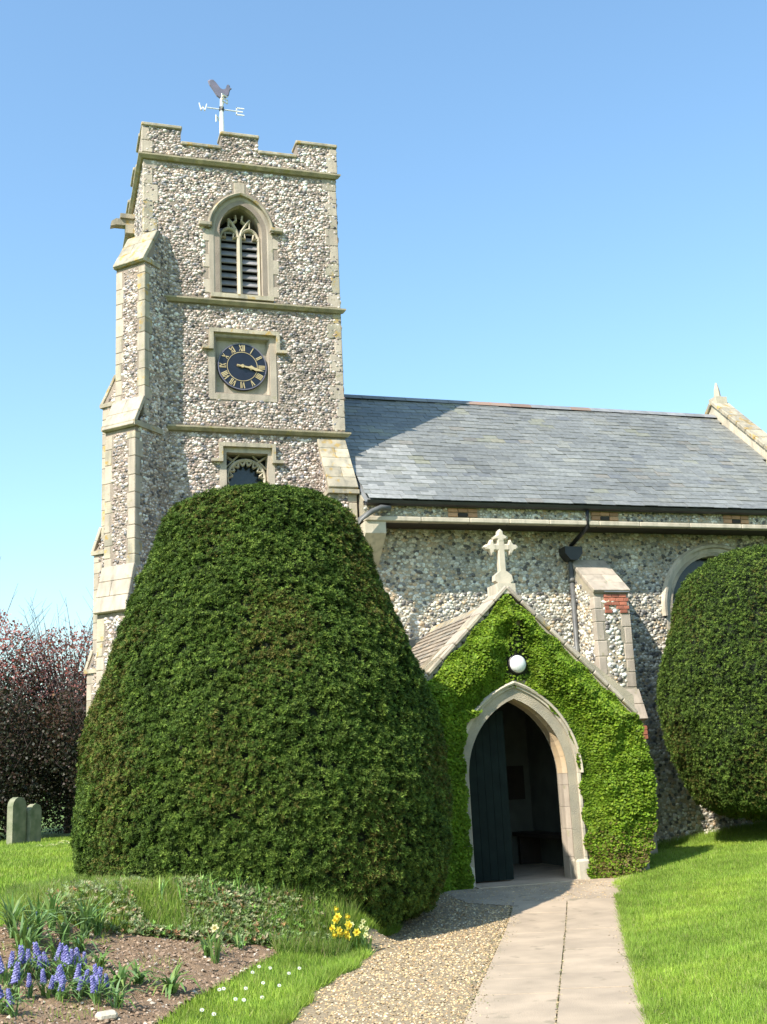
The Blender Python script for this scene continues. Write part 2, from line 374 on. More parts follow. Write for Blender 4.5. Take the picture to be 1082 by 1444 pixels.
SOIL = mat('soil', (.27, .175, .10), (.19, .12, .068), scale=7, rough=1, bump=1, bscale=60, rnd=0, bdist=.02)
GRAVBED = mat('gravel_bed', (.36, .28, .17), (.24, .18, .11), scale=30, rough=1, bump=1, bscale=120, rnd=0)
sheet('flower_bed_soil', lambda x, y: in_poly(x, y, BED), -2.2, 2.5, 6.9, 11.3, .05, SOIL, .012, rough=.022)
def grav_mask(x, y):
    e = .05*np.sin(y*3.1)+.03*np.sin(y*9.7+1)
    return (x > grav_l(y)+e) & (x < np.where(y < 13.2, path_l(y)+.0, 99)) & (y < 15.0) & (x < path_r(y)+.05*np.sin(y*5)) & ((y < 13.2) | (x < path_r(13.2)+ (y-13.2)*.45))
sheet('gravel_path', grav_mask, -1.6, 8.3, 3, 15.1, .06, GRAVBED, .004)
# paving slabs, two columns, each slab an object
paving = thing('paved_path', 'straight path of two columns of worn concrete slabs leading to the porch', 'path', (4.4, 9, 0))
paving['kind'] = 'structure'
del paving['category']
yy = 3.6; row = 0
while yy < 13.2:
    L = .60
    y1 = min(yy+L, 13.3)
    for c0, c1 in ((0., .5085), (.5115, 1.)):
        pts = []
        off = .0 if c0 == 0 else .14
        for t, yv in ((c0, yy), (c1, yy), (c1, y1), (c0, y1)):
            yv2 = yv+off; xl = path_l(yv2); xr = path_r(yv2)
            X = xl+(xr-xl)*t; sk = -.33*(X-(xl+xr)/2)           # joints run square to the path
            pts.append((xl+(path_r(yv2)-xl)*t+.5*sk, yv2+sk))
        cx_ = sum(p[0] for p in pts)/4; cy_ = sum(p[1] for p in pts)/4; g = .990
        tz = random.uniform(-.003, .003); V = []
        for dz, gg in ((-.03, g), (.017, g), (.019, g-.004)):
            for px, py in pts:
                X = cx_+(px-cx_)*gg; Y = cy_+(py-cy_)*gg; V.append((X, Y, float(hz(X, Y))+dz+tz*(1+px-cx_)))
        F = [(0,1,5,4),(1,2,6,5),(2,3,7,6),(3,0,4,7),(4,5,9,8),(5,6,10,9),(6,7,11,10),(7,4,8,11),(8,9,10,11)]
        build('paving_slab', V, F, SLAB, paving)
    yy = y1
# threshold apron of the porch
APR = [(5.15, 13.75), (5.6, 13.28), (7.05, 13.28), (7.3, 13.9), (7.95, 14.75), (7.9, 15.0), (5.2, 15.0)]
sheet('porch_forecourt', lambda x, y: in_poly(x, y, APR), 5.1, 8.1, 13.1, 15.1, .05, SLAB, .010)
mb = MB(); mb.box(5.72, 7.28, 14.80, 15.5, .0, .172); mb.build('porch_step', SLAB)['kind'] = 'structure'

# ================================================================ CHURCH TOWER
TX0, TX1, TY0, TY1 = 1.66, 5.18, 18.6, 22.4
tower = thing('church_tower', 'tall square flint church tower with battlements, clock and louvred belfry window', 'tower', (3.4, 20.4, .5))
BELF = (3.38, .385, 11.36, .53, 10.12)
LOWW = (3.06, 3.78, 6.2, 7.2)    # rectangular lower window
CLK = (2.90, 3.84, 8.28, 9.30)   # clock recess
mb = MB()
# front wall with the three openings
def fq(x0, x1, z0, z1): mb.add([(x0, TY0, z0), (x1, TY0, z0), (x1, TY0, z1), (x0, TY0, z1)], [(0,1,2,3)])
fq(TX0, TX1, -.3, LOWW[2]); fq(TX0, LOWW[0], LOWW[2], LOWW[3]); fq(LOWW[1], TX1, LOWW[2], LOWW[3])
fq(TX0, TX1, LOWW[3], CLK[2]); fq(TX0, CLK[0], CLK[2], CLK[3]); fq(CLK[1], TX1, CLK[2], CLK[3]); fq(TX0, TX1, CLK[3], 10.0)
wall_with_arch(mb, TX0, TX1, 10.0, 12.7, TY0, BELF)
# other three sides, roof deck, inner box
for a, b in (((TX1, TY0), (TX1, TY1)), ((TX1, TY1), (TX0, TY1)), ((TX0, TY1), (TX0, TY0))):
    mb.add([(a[0], a[1], -.3), (b[0], b[1], -.3), (b[0], b[1], 12.7), (a[0], a[1], 12.7)], [(0,1,2,3)])
mb.add([(TX0, TY0, 12.7), (TX1, TY0, 12.7), (TX1, TY1, 12.7), (TX0, TY1, 12.7)], [(0,1,2,3)])
mb.build('wall', MORTAR, tower)
# dark backs inside the openings
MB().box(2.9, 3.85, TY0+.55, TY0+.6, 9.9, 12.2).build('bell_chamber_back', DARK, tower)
# battlements
def merlons(axis):
    pass
par = MB(); th = .3
def parapet_box(a0, a1, z0, z1, side):
    if side == 's': return (a0, a1, TY0-.03, TY0-.03+th, z0, z1)
    if side == 'n': return (a0, a1, TY1+.03-th, TY1+.03, z0, z1)
    if side == 'w': return (TX0-.03, TX0-.03+th, a0, a1, z0, z1)
    return (TX1+.03-th, TX1+.03, a0, a1, z0, z1)
segs = [('m', 0, .19), ('c', .19, .395), ('m', .395, .585), ('c', .585, .79), ('m', .79, 1)]
for side in 'snwe':
    lo, hi = (TX0-.03, TX1+.03) if side in 'sn' else (TY0+.271, TY1-.271)
    for k, t0, t1 in segs:
        a0, a1 = lo+(hi-lo)*t0, lo+(hi-lo)*t1
        zt = 13.30 if k == 'm' else 13.0
        par.box(*parapet_box(a0, a1, 12.7, zt-.06, side))
        bx = list(parapet_box(a0+(.0 if k == 'c' else -.025), a1-(.0 if k == 'c' else -.025), zt-.06, zt+.01, side))
        if side in 'sn': bx[2] -= .04; bx[3] += .04
        else: bx[0] -= .04; bx[1] += .04
        if side in 'we': bx[2] = max(bx[2], TY0+.32); bx[3] = min(bx[3], TY1-.32)
        V, F = cblock(((bx[0]+bx[1])/2, (bx[2]+bx[3])/2, (bx[4]+bx[5])/2), ((bx[1]-bx[0])/2-.003, (bx[3]-bx[2])/2, (bx[5]-bx[4])/2), ch=.015)
        build('coping_stone', V, F, STONE_W, tower)
par.build('parapet', MORTAR, tower)
# string courses
def string(z, h=.11, pr=.10, x0=TX0, x1=TX1, m=STRINGM, west=True):
    prof = [(0.02, 0), (-pr*.5, 0), (-pr, h*.45), (-pr, h*.7), (0.02, h)]   # (y offset, z)
    V = []; n = len(prof)
    pathp = [(x1+pr*.8, TY0, 0)] if False else None
    s = MB()
    # south run
    V = [(x, TY0+o, z+zz) for x, sg in ((x0, -1), (x1, 1)) for o, zz in prof]
    V = [(x0+(o if west else 0), TY0+o, z+zz) for o, zz in prof]+[(x1-o*.9, TY0+o, z+zz) for o, zz in prof]
    F = [(j, (j+1) % n, n+(j+1) % n, n+j) for j in range(n)]+[tuple(range(n-1, -1, -1)), tuple(range(n, 2*n))]
    s.add(V, F); s.build('string_course', m, tower)
    if west:
        V = [(TX0+o, TY0+o, z+zz) for o, zz in prof]+[(TX0+o, TY1-o, z+zz) for o, zz in prof]
        MBb = MB(); MBb.add(V, F); MBb.build('string_course', m, tower)
string(12.60); string(9.90, x0=2.0, west=False); string(7.55, x0=2.05, west=False, x1=TX1)
# flints on the tower
HOODB = lambda x, z: in_arch(x, z, BELF, .27)
def keep_south(u, v):
    x = TX0+u; z = v
    k = ~HOODB(x, z)
    k &= ~((x > 2.78) & (x < 4.02) & (z > 8.14) & (z < 9.46))
    k &= ~((x > 2.94) & (x < 3.92) & (z > 6.1) & (z < 7.36))
    for zs in (12.60, 9.90, 7.55): k &= ~((z > zs-.03) & (z < zs+.13))
    k &= ~((x > 3.22) & (x < 3.52) & (z > 11.9) & (z < 12.35))
    return k
T = []
T.append(flint_panel((TX0, TY0, 0), (1,0,0), (0,0,1), (0,-1,0), TX1-TX0, 12.7, keep_south))
T.append(flint_panel((TX0, TY1, 0), (0,-1,0), (0,0,1), (-1,0,0), TY1-TY0, 12.7))
T.append(flint_panel((TX1, TY0, 6.5), (0,1,0), (0,0,1), (1,0,0), TY1-TY0, 6.2, sp=.1))
T.append(flint_panel((TX0-.03, TY0-.03, 12.72), (1,0,0), (0,0,1), (0,-1,0), TX1-TX0+.06, .54, lambda u, v: (v < .22) | (np.floor(0) == 1) | (((u/(TX1-TX0+.06)) < .185) | ((u/(TX1-TX0+.06) > .4) & (u/(TX1-TX0+.06) < .58)) | (u/(TX1-TX0+.06) > .795))))
T.append(flint_panel((TX0-.03, TY1, 12.72), (0,-1,0), (0,0,1), (-1,0,0), TY1-TY0, .24))
flints(tower, T)
# quoins
def quoins(parent, cx, cy_, z0, z1, da, db, la=(.30, .17), lb=(.17, .30), hh=(.24, .36), m=None, proud=.012):
    """blocks stacked at an outside corner; da, db are unit directions along the two faces away from the corner"""
    da = np.array([da[0], da[1], 0.]); db = np.array([db[0], db[1], 0.]); z = z0; i = 0
    while z < z1-.05:
        h = min(random.uniform(*hh), z1-z)
        if z1-(z+h) < .1: h = z1-z
        a, b = la[i % 2]*random.uniform(.88, 1.1), lb[i % 2]*random.uniform(.88, 1.1)
        c = np.array([cx, cy_, z+h/2])+da*(a/2-proud/2)+db*(b/2-proud/2)
        block('quoin_stone', c, (a/2+proud/2, b/2+proud/2, h/2-.004), random.choice([STONE, STONE, STONE_W]) if m is None else m, parent, (da, db, (0,0,1)), ch=.010)
        z += h; i += 1
quoins(tower, TX1, TY0, 7.68, 12.60, (-1,0), (0,1), la=(.24, .14), lb=(.14, .24))
quoins(tower, TX1+.03, TY0-.03, 12.72, 13.22, (-1,0), (0,1), la=(.2, .14), lb=(.14, .2))
quoins(tower, TX0, TY0, 10.7, 12.60, (1,0), (0,1), la=(.26, .16), lb=(.16, .26))
quoins(tower, TX0-.03, TY0-.03, 12.72, 13.22, (1,0), (0,1), la=(.2, .14), lb=(.14, .2))

# buttresses
def buttress(parent, cx, cy_, D, w, stages, flint_sides=True, table=FL_TOWER, zbase=-.3, qm=None, mort=None, start=-.35, quoin_w=.15, sp=.052, name='buttress'):
    """stages from the top: (projection, z_low, z_high, next weathering height). Profile extruded across width w"""
    D = np.array([D[0], D[1], 0.]); D /= np.linalg.norm(D); S = np.array([-D[1], D[0], 0.]); c0 = np.array([cx, cy_, 0.])
    prof = []; pz = []
    p0, zl, zh, wh = stages[0]
    prof = [(start, zh+wh*1.0), (0.0, zh+wh)]
    for i, (p, zl, zh, wh) in enumerate(stages):
        prof += [(p, zh), (p, zl)]
    prof += [(start, stages[-1][1])]
    P3 = [c0+D*p+np.array([0,0,z]) for p, z in prof]
    b = MB(); b.prism(P3, S*(-w/2), S*(w/2)); body = b.build(name, mort or MORTAR, parent)
    Tt = []
    for i, (p, zl, zh, wh) in enumerate(stages):
        prev = 0.0 if i == 0 else stages[i-1][0]
        # sloping weathering courses in dressed stone, overhanging at the foot
        n = max(2, int(round(math.hypot(p-prev+.03, wh)/.27)))
        a = np.array([p+.045, zh-.02]); bb = np.array([prev-.0, zh+wh])
        sl = (bb-a); Ls = np.linalg.norm(sl); sl /= Ls; nn = np.array([-sl[1], sl[0]]); nn = nn if nn[0] > 0 else -nn
        for k in range(n):
            m0 = a+sl*Ls*(k/n); m1 = a+sl*Ls*((k+1)/n); mid = (m0+m1)/2+nn*(.012-.004*k)
            c = c0+D*mid[0]+np.array([0,0,mid[1]])
            axs = (D*sl[0]+np.array([0,0,sl[1]]), S, D*nn[0]+np.array([0,0,nn[1]]))
            cuts = [0, 1] if w < .4 else ([0, .48+.1*random.uniform(-1, 1), 1] if k % 2 else [0, 1])
            ww = w+.05
            for q0, q1 in zip(cuts[:-1], cuts[1:]):
                cc = c+S*((q0+q1)/2-.5)*ww
                block('weathering_stone', cc, (Ls/n/2-.003, (q1-q0)*ww/2-.002, .035), STONE_W if i == 0 and qm is None else (qm or STONE), body, axs, ch=.008)
        # drip under the foot of the weathering
        c = c0+D*((p+.05)/2+start/2+.02)+np.array([0,0,zh-.055])
        # end-face flints and side flints
        if zh-zl > .3:
            z0_, z1_ = zl+.02, zh-.09
            Oe = c0+D*p-S*(w/2)*1.0; Oe[2] = z0_
            Tt.append(flint_panel(Oe+S*quoin_w, S, (0,0,1), D, w-2*quoin_w, z1_-z0_, table=table, sp=sp))
            for sg in (-1, 1):
                bk = w/2-.01 if abs(D[0]*D[1]) > .01 else 0.; Os = c0+S*sg*w/2-D*bk; Os[2] = z0_; L = p-.12+bk
                if i+1 < 99: Tt.append(flint_panel(Os, D, (0,0,1), S*sg, L, z1_-z0_+.04, table=table, sp=sp))
                e = c0+D*p+S*sg*w/2
                quoins(body, e[0], e[1], z0_, z1_, (-S*sg)[:2], (-D)[:2], la=(quoin_w*1.1, quoin_w*.85), lb=(.13, .19), hh=(.2, .33), m=qm, proud=.008)
        # side flints beside the weathering
        for sg in (-1, 1):
            bk = w/2-.01 if abs(D[0]*D[1]) > .01 else 0.; Os = c0+S*sg*w/2-D*bk; Os[2] = zh-.08
            Tt.append(flint_panel(Os, D, (0,0,1), S*sg, p+bk, wh+.08, keep=lambda u, v, p=p, prev=prev, wh=wh, bk=bk: (u-bk < prev-.08) | (v < wh*(p-u+bk)/max(p-prev, .01)-.12), table=table, sp=sp))
    V, F, Cc = join(Tt); fast('flint', V, F, FLINT, body, Cc, sm=True, kind='stuff')
    return body
SQ = math.sqrt(.5)
ST = [(.34, 7.62, 10.42, .68), (.57, 4.95, 7.42, .55), (.72, -.3, 4.38, .75)]
swb = buttress(tower, TX0, TY0, (-SQ, -SQ), .62, ST)
nwb = buttress(tower, TX0, TY1, (-SQ, SQ), .62, [(.34, 6.4, 9.2, .6), (.52, 4.2, 6.2, .5), (.66, -.3, 3.9, .4)])
seb = buttress(tower, 4.92, TY0, (0, -1), .47, [(.66, 5.2, 6.45, 1.05), (.72, -.3, 5.05, .12)], qm=STONE_W)
# string 3 returns round the south-west buttress, and its drip mould
b = MB()
D = np.array([-SQ, -SQ, 0]); S = np.array([SQ, -SQ, 0])
b.obox(np.array([TX0, TY0, 7.455])+D*.27, (.36, .355, .045), (D, S, (0,0,1))); b.build('drip_mould', STONE_W, swb)
b = MB(); b.obox(np.array([TX0, TY0, 4.42])+D*.36, (.42, .35, .04), (D, S, (0,0,1))); b.build('drip_mould', STONE_W, swb)
b = MB(); b.obox(np.array([TX0, TY0, 10.44])+D*.18, (.215, .34, .04), (D, S, (0,0,1))); b.build('drip_mould', STONE_W, swb)
D2 = np.array([-SQ, SQ, 0])
for z_, q_ in ((9.2, .34), (6.2, .52), (3.9, .66)):
    b = MB(); b.obox(np.array([TX0, TY1, z_])+D2*q_/2, (q_/2+.05, .35, .04), (D2, S*np.array([1,-1,1]), (0,0,1))); b.build('drip_mould', STONE_W, nwb)
for z_, q_ in ((6.40, .70),):
    b = MB(); b.box(4.92-.27, 4.92+.27, TY0-q_-.04, TY0, z_-.05, z_+.02); b.build('drip_mould', STONE_W, seb)
# NE buttress stub keeps the tower whole from the other side
buttress(tower, TX1, TY1, (SQ, SQ), .6, [(.4, -.3, 9.2, .6)])

# belfry window
win = MB(); V, F = sweep([(0, .5), (0, .12), (.05, .02), (.11, -.012), (.19, -.012), (.19, .3), (0, .5)], BELF, TY0); win.add(V, F)
bw = win.build('belfry_window', STONE, tower)
V, F = sweep([(.15, .03), (.16, -.07), (.19, -.085), (.225, -.03), (.225, .03)], (BELF[0], BELF[1], BELF[2], BELF[3], 11.42), TY0); build('hood_mould', V, F, STONE_W, bw)
for s_ in (-1, 1): block('label_stop', (BELF[0]+s_*(.385+.26), TY0-.04, 11.42), (.12, .06, .04), STONE_W, bw, ch=.015)
MB().box(BELF[0]-.56, BELF[0]+.56, TY0-.1, TY0+.45, 10.02, 10.1).build('sill', STONE_W, bw)
# surround stones beside the opening
for s_ in (-1, 1):
    z = 10.12; i = 0
    while z < 11.36:
        h = random.uniform(.2, .3); h = min(h, 11.40-z); w_ = (.18, .08)[i % 2]
        if h > .05: block('jamb_stone', (BELF[0]+s_*(.385+.12+w_/2-.0), TY0+.05, z+h/2), (w_/2, .06, h/2-.003), STONE, bw)
        z += h; i += 1
for k in range(7):   # stones over the hood
    a = PI*(.18+.64*k/6); 0 and block('voussoir', (BELF[0]+.48*math.cos(a)*1.0, TY0+.045, 11.50+.50*math.sin(a)), (.11, .055, .09), STONE, bw, ((math.sin(a), 0, -math.cos(a)), (0,1,0), (math.cos(a), 0, math.sin(a))))
block('voussoir', (3.37, TY0+.045, 12.2), (.10, .055, .12), STONE, bw)
# tracery: mullion, two light heads with cusps, centre quatrefoil
def bar(pts, w, d, y, name, parent, m=STONE_PALE):
    """flat-section stone bar following 2d points (x,z)"""
    P = np.array(pts, float); V = []; n = len(P)
    for i in range(n):
        t = P[min(i+1, n-1)]-P[max(i-1, 0)]; t /= np.linalg.norm(t)+1e-9; nn = np.array([-t[1], t[0]])
        for o, yy_ in ((-w/2, 0.03), (0, 0), (w/2, .03), (w/2, d), (-w/2, d)): V.append((P[i][0]+nn[0]*o, y+yy_, P[i][1]+nn[1]*o))
    F = [(i*5+j, i*5+(j+1) % 5, (i+1)*5+(j+1) % 5, (i+1)*5+j) for i in range(n-1) for j in range(5)]+[(4,3,2,1,0), tuple((n-1)*5+j for j in range(5))]
    return build(name, V, F, m, parent)
yT = TY0+.13; cx = BELF[0]
bar([(cx, 10.1), (cx, 11.35)], .085, .14, yT, 'mullion', bw)
bar([(cx-.36, 10.1), (cx-.36, 11.35)], .05, .14, yT, 'side_shaft', bw); bar([(cx+.36, 10.1), (cx+.36, 11.35)], .05, .14, yT, 'side_shaft', bw)
for s_ in (-1, 1):
    lc = cx+s_*.18
    pts = [(lc+q[0]-lc, q[1]) for q in arch(lc, .165, 11.30, .20, 11.28, n=6)]
    bar(pts, .05, .12, yT+.005, 'light_head', bw)
    bar([(cx, 11.28), (cx+s_*.045, 11.45), (cx+s_*.13, 11.60), (cx+s_*.20, 11.68)], .05, .12, yT+.002, 'tracery_bar', bw)
    bar([(cx+s_*.19, 11.5), (cx+s_*.19, 11.64)], .035, .10, yT+.012, 'tracery_bar', bw)
    bar([(cx+s_*.13, 11.60), (cx+s_*.05, 11.66), (cx+s_*.065, 11.76)], .035, .1, yT+.01, 'tracery_bar', bw)
    for dx, dz in ((-.10, .02), (.10, .02)):
        bar([(lc+dx*1.5, 11.31+dz), (lc+dx*.7, 11.29+dz), (lc+dx*.85, 11.38+dz)], .035, .09, yT+.014, 'cusp', bw)
    for k in range(10):   # louvre boards
        z = 10.17+k*.145
        block('louvre', (lc, TY0+.26, z), (.165, .070, .012), LOUVRE, bw, ((1,0,0), (0, .55, .835), (0, -.835, .55)), ch=.003)

# clock
ck = thing('x', 'x', 'x'); bpy.data.objects.remove(ck)
cf = MB()
x0, x1, z0, z1 = CLK; y = TY0
cf.add([(x0, y+.1, z0), (x1, y+.1, z0), (x1, y+.1, z1), (x0, y+.1, z1)], [(0,1,2,3)])
O = .13
ring = [((x0-O, z0-O), (x1+O, z0-O), (x1+O, z1+O), (x0-O, z1+O), -.012), ((x0-.02, z0-.02), (x1+.02, z0-.02), (x1+.02, z1+.02), (x0-.02, z1+.02), -.012), ((x0+.03, z0+.03), (x1-.03, z0+.03), (x1-.03, z1-.03), (x0+.03, z1-.03), .1)]
V = [(p[0], y+q[4], p[1]) for q in ring for p in q[:4]]
F = [(i, (i+1) % 4, 4+(i+1) % 4, 4+i) for i in range(4)]+[(4+i, 4+(i+1) % 4, 8+(i+1) % 4, 8+i) for i in range(4)]
V2 = [(p[0], y+.05, p[1]) for p in ring[0][:4]]; V += V2; F += [(12+i, 12+(i+1) % 4, (i+1) % 4, i) for i in range(4)]
cf.add(V, F)
clock = cf.build('clock', STONE, tower)
def label_mould(parent, x0, x1, zt, zd, y):
    b = MB(); b.box(x0, x1, y-.085, y+.01, zt-.07, zt); b.box(x0, x0+.065, y-.084, y+.01, zd, zt-.07); b.box(x1-.065, x1, y-.084, y+.01, zd, zt-.07)
    b.box(x0-.13, x0+.063, y-.088, y+.01, zd-.05, zd+.0); b.box(x1-.063, x1+.13, y-.088, y+.01, zd-.05, zd+.0)
    return b.build('label_mould', STONE_W, parent)
label_mould(clock, 2.79, 4.03, 9.44, 9.10, TY0)
ccx, ccz = 3.37, 8.79
def disc(cx, cz, r0, r1, y0, y1, n=48):
    V = []; F = []
    for i in range(n):
        a = 2*PI*i/n
        for rr in (r0, r1):
            for yv in (y0, y1): V.append((cx+rr*math.cos(a), yv, cz+rr*math.sin(a)))
    for i in range(n):
        j = (i+1) % n; a, b = i*4, j*4
        F += [(a, a+2, b+2, b), (a+2, a+3, b+3, b+2)] + ([(a+1, a, b, b+1)] if r0 > 0 else [])
    return V, F
V, F = disc(ccx, ccz, 0.001, .435, TY0+.035, TY0+.1); build('dial', V, F, CLOCKB, clock)
V, F = disc(ccx, ccz, .415, .432, TY0+.026, TY0+.036); build('chapter_ring', V, F, VANE, clock)
V, F = disc(ccx, ccz, .262, .272, TY0+.028, TY0+.036); build('inner_ring', V, F, GOLD, clock)
ROM = ['XII', 'I', 'II', 'III', 'IIII', 'V', 'VI', 'VII', 'VIII', 'IX', 'X', 'XI']
for i, s in enumerate(ROM):
    th = PI/2-i*PI/6; rad = np.array([math.cos(th), 0, math.sin(th)]); tan = np.array([math.sin(th), 0, -math.cos(th)])
    W_ = {'I': .026, 'V': .058, 'X': .058}; tot = sum(W_[c] for c in s); t = -tot/2; b = MB()
    c0 = np.array([ccx, TY0+.028, ccz])+rad*.344
    def stroke(p0, p1, w_):
        a = c0+tan*p0[0]+rad*p0[1]; e = c0+tan*p1[0]+rad*p1[1]; d = e-a; L = np.linalg.norm(d); d /= L; q = np.cross(d, (0,1,0))
        b.obox((a+e)/2, (L/2, w_/2, .004), (d, q, (0,1,0)))
    for c in s:
        w_ = W_[c]; m_ = t+w_/2; hh = .058
        if c == 'I': stroke((m_, -hh), (m_, hh), .016)
        if c == 'V': stroke((m_-w_*.4, hh), (m_, -hh), .017); stroke((m_+w_*.4, hh), (m_, -hh), .009)
        if c == 'X': stroke((m_-w_*.4, hh), (m_+w_*.4, -hh), .017); stroke((m_+w_*.4, hh), (m_-w_*.4, -hh), .009)
        t += w_
    b.build('numeral', GOLD, clock)
def hand(ang_clock, L, w_, y, name):
    th = PI/2-ang_clock; d = np.array([math.cos(th), 0, math.sin(th)]); q = np.array([-d[2], 0, d[0]]); c = np.array([ccx, y, ccz])
    P = [c-d*.10+q*w_*.5, c-d*.10-q*w_*.5, c+d*L*.45-q*w_*.5, c+d*L*.62-q*w_*1.3, c+d*L, c+d*L*.62+q*w_*1.3, c+d*L*.45+q*w_*.5]
    b = MB(); b.prism(P, (0, 0, 0), (0, .008, 0)); b.build(name, GOLD, clock)
hand(R(98), .25, .034, TY0+.010, 'hour_hand'); hand(R(102), .39, .022, TY0-.004, 'minute_hand')
V, F = disc(ccx, ccz, .001, .03, TY0-.012, TY0+.03, 16); build('hand_boss', V, F, GOLD, clock)

# lower tower window with cusped ring tracery
x0, x1, z0, z1 = LOWW; fr = MB(); y = TY0
for a, b_ in (((x0-.12, x0), (z0, z1)), ((x1, x1+.12), (z0, z1))): fr.box(a[0], a[1], y-.012, y+.4, b_[0], b_[1])
fr.box(x0-.12, x1+.12, y-.012, y+.4, z1, z1+.11)
fr.add([(x0, y+.11, z1), (x0, y-.012, z1), (x0+.0, y-.012, z0), (x0, y+.11, z0)], [(0,1,2,3)])
lw = fr.build('window', STONE, tower)
label_mould(lw, 2.93, 3.91, 7.36, 7.07, TY0)
MB().box(x0, x1, y+.28, y+.3, z0, z1).build('glass', GLASS, lw)
cxl, czl = (x0+x1)/2, 6.78; pts = [(cxl+.33*math.cos(a), czl+.33*math.sin(a)) for a in np.linspace(-.3, PI+.3, 25)]
bar(pts, .055, .1, y+.1, 'tracery_ring', lw)
for k in range(8):
    a = PI*(k+.5)/8-.0; p = lambda r_, da: (cxl+r_*math.cos(a+da), czl+r_*math.sin(a+da))
    bar([p(.33, -.19), p(.28, -.1), p(.235, 0)], .035, .08, y+.108, 'cusp', lw); bar([p(.33, .19), p(.28, .1), p(.235, 0)], .035, .08, y+.112, 'cusp', lw)
for s_ in (-1, 1):
    bar([(cxl+s_*.36, z1-.02), (cxl+s_*.20, z1-.13)], .035, .08, y+.106, 'spandrel_bar', lw)
    bar([(cxl+s_*.12, z1), (cxl+s_*.36, z1-.24)], .03, .08, y+.115, 'spandrel_bar', lw)

# water spout on the west face
b = MB(); b.box(TX0-.36, TX0+.1, 20.45, 20.62, 12.23, 12.36); b.box(TX0-.28, TX0+.1, 20.40, 20.67, 12.36, 12.45); b.box(TX0-.18, TX0+.05, 20.42, 20.65, 12.06, 12.23)
b.prism([(TX0-.36, 20.46, 12.36), (TX0-.36, 20.46, 12.23), (TX0-.46, 20.46, 12.20), (TX0-.44, 20.46, 12.30)], (0,0,0), (0,.15,0))
b.build('gargoyle_spout', STONE_W, tower)

# weathervane
wv = thing('weathervane', 'weathercock with dark cockerel and white pole on the tower top', 'weathervane', (3.38, 20.5, 12.7))
MB().tube([(3.38, 20.5, 12.7), (3.38, 20.5, 14.4), (3.38, 20.5, 15.28)], [.06, .055, .03], 8).build('pole', WHITE, wv)
b = MB(); b.tube([(3.08, 20.5, 15.03), (3.68, 20.5, 15.03)], .012, 6); b.tube([(3.38, 20.2, 15.03), (3.38, 20.8, 15.03)], .012, 6); b.build('direction_arms', WHITE, wv)
b = MB(); b.tube([(3.38, 20.5, 14.99), (3.38, 20.5, 15.08)], .05, 8); b.build('hub', BLACK_IRON, wv)
def letter(strokes, c, ax):
    b = MB(); ax = np.array(ax, float); up = np.array([0, 0, 1.]); th = np.cross(ax, up)
    for (a0, b0), (a1, b1) in strokes:
        p0 = np.array(c)+ax*(a0-.5)*.15+up*(b0-.5)*.15; p1 = np.array(c)+ax*(a1-.5)*.15+up*(b1-.5)*.15; d = p1-p0; L = np.linalg.norm(d); d /= L
        b.obox((p0+p1)/2, (L/2+.008, .010, .010), (d, np.cross(d, th), th))
    b.build('letter', WHITE, wv)
LET = {'W': [((0,1),(.25,0)),((.25,0),(.5,.6)),((.5,.6),(.75,0)),((.75,0),(1,1))], 'E': [((0,0),(0,1)),((0,0),(1,0)),((0,.5),(.8,.5)),((0,1),(1,1))],
       'N': [((0,0),(0,1)),((0,1),(1,0)),((1,0),(1,1))], 'S': [((1,1),(0,1)),((0,1),(0,.5)),((0,.5),(1,.5)),((1,.5),(1,0)),((1,0),(0,0))]}
letter(LET['W'], (3.0, 20.5, 15.03), (1,0,0)); letter(LET['E'], (3.76, 20.5, 15.03), (1,0,0))
letter(LET['S'], (3.38, 20.12, 15.03), (.8,.6,0)); letter(LET['N'], (3.38, 20.88, 15.03), (.8,.6,0))
# cockerel: body, raised sickle tail to the left, head to the right (built from a lofted outline)
ck = [(3.56,15.56),(3.60,15.53),(3.565,15.50),(3.55,15.46),(3.53,15.36),(3.46,15.29),(3.40,15.26),(3.34,15.27),(3.28,15.31),(3.24,15.38),(3.19,15.46),(3.13,15.55),(3.10,15.64),(3.14,15.68),(3.20,15.69),(3.26,15.63),(3.31,15.56),(3.36,15.50),(3.41,15.48),(3.45,15.49),(3.48,15.52),(3.49,15.56),(3.50,15.60),(3.53,15.62),(3.555,15.60)]
cm = np.mean(ck, 0); V = []; n = len(ck)
for yo, sc in ((-.022, .80), (-.030, .45), (0.0, 1.0), (.022, .80), (.030, .45)): pass
V = [(x, 20.5, z) for x, z in ck]+[(x+(cm[0]-x)*.10, 20.478, z+(cm[1]-z)*.10) for x, z in ck]+[(x+(cm[0]-x)*.10, 20.522, z+(cm[1]-z)*.10) for x, z in ck]
F = [(i, (i+1) % n, n+(i+1) % n, n+i) for i in range(n)]+[(2*n+i, 2*n+(i+1) % n, (i+1) % n, i) for i in range(n)]+[tuple(range(n, 2*n)), tuple(range(3*n-1, 2*n-1, -1))]
build('cockerel', V, F, VANE, wv)
b = MB(); b.tube([(3.38, 20.5, 15.22), (3.41, 20.5, 15.34)], [.028, .04], 8); b.build('cockerel_foot', GOLD, wv)

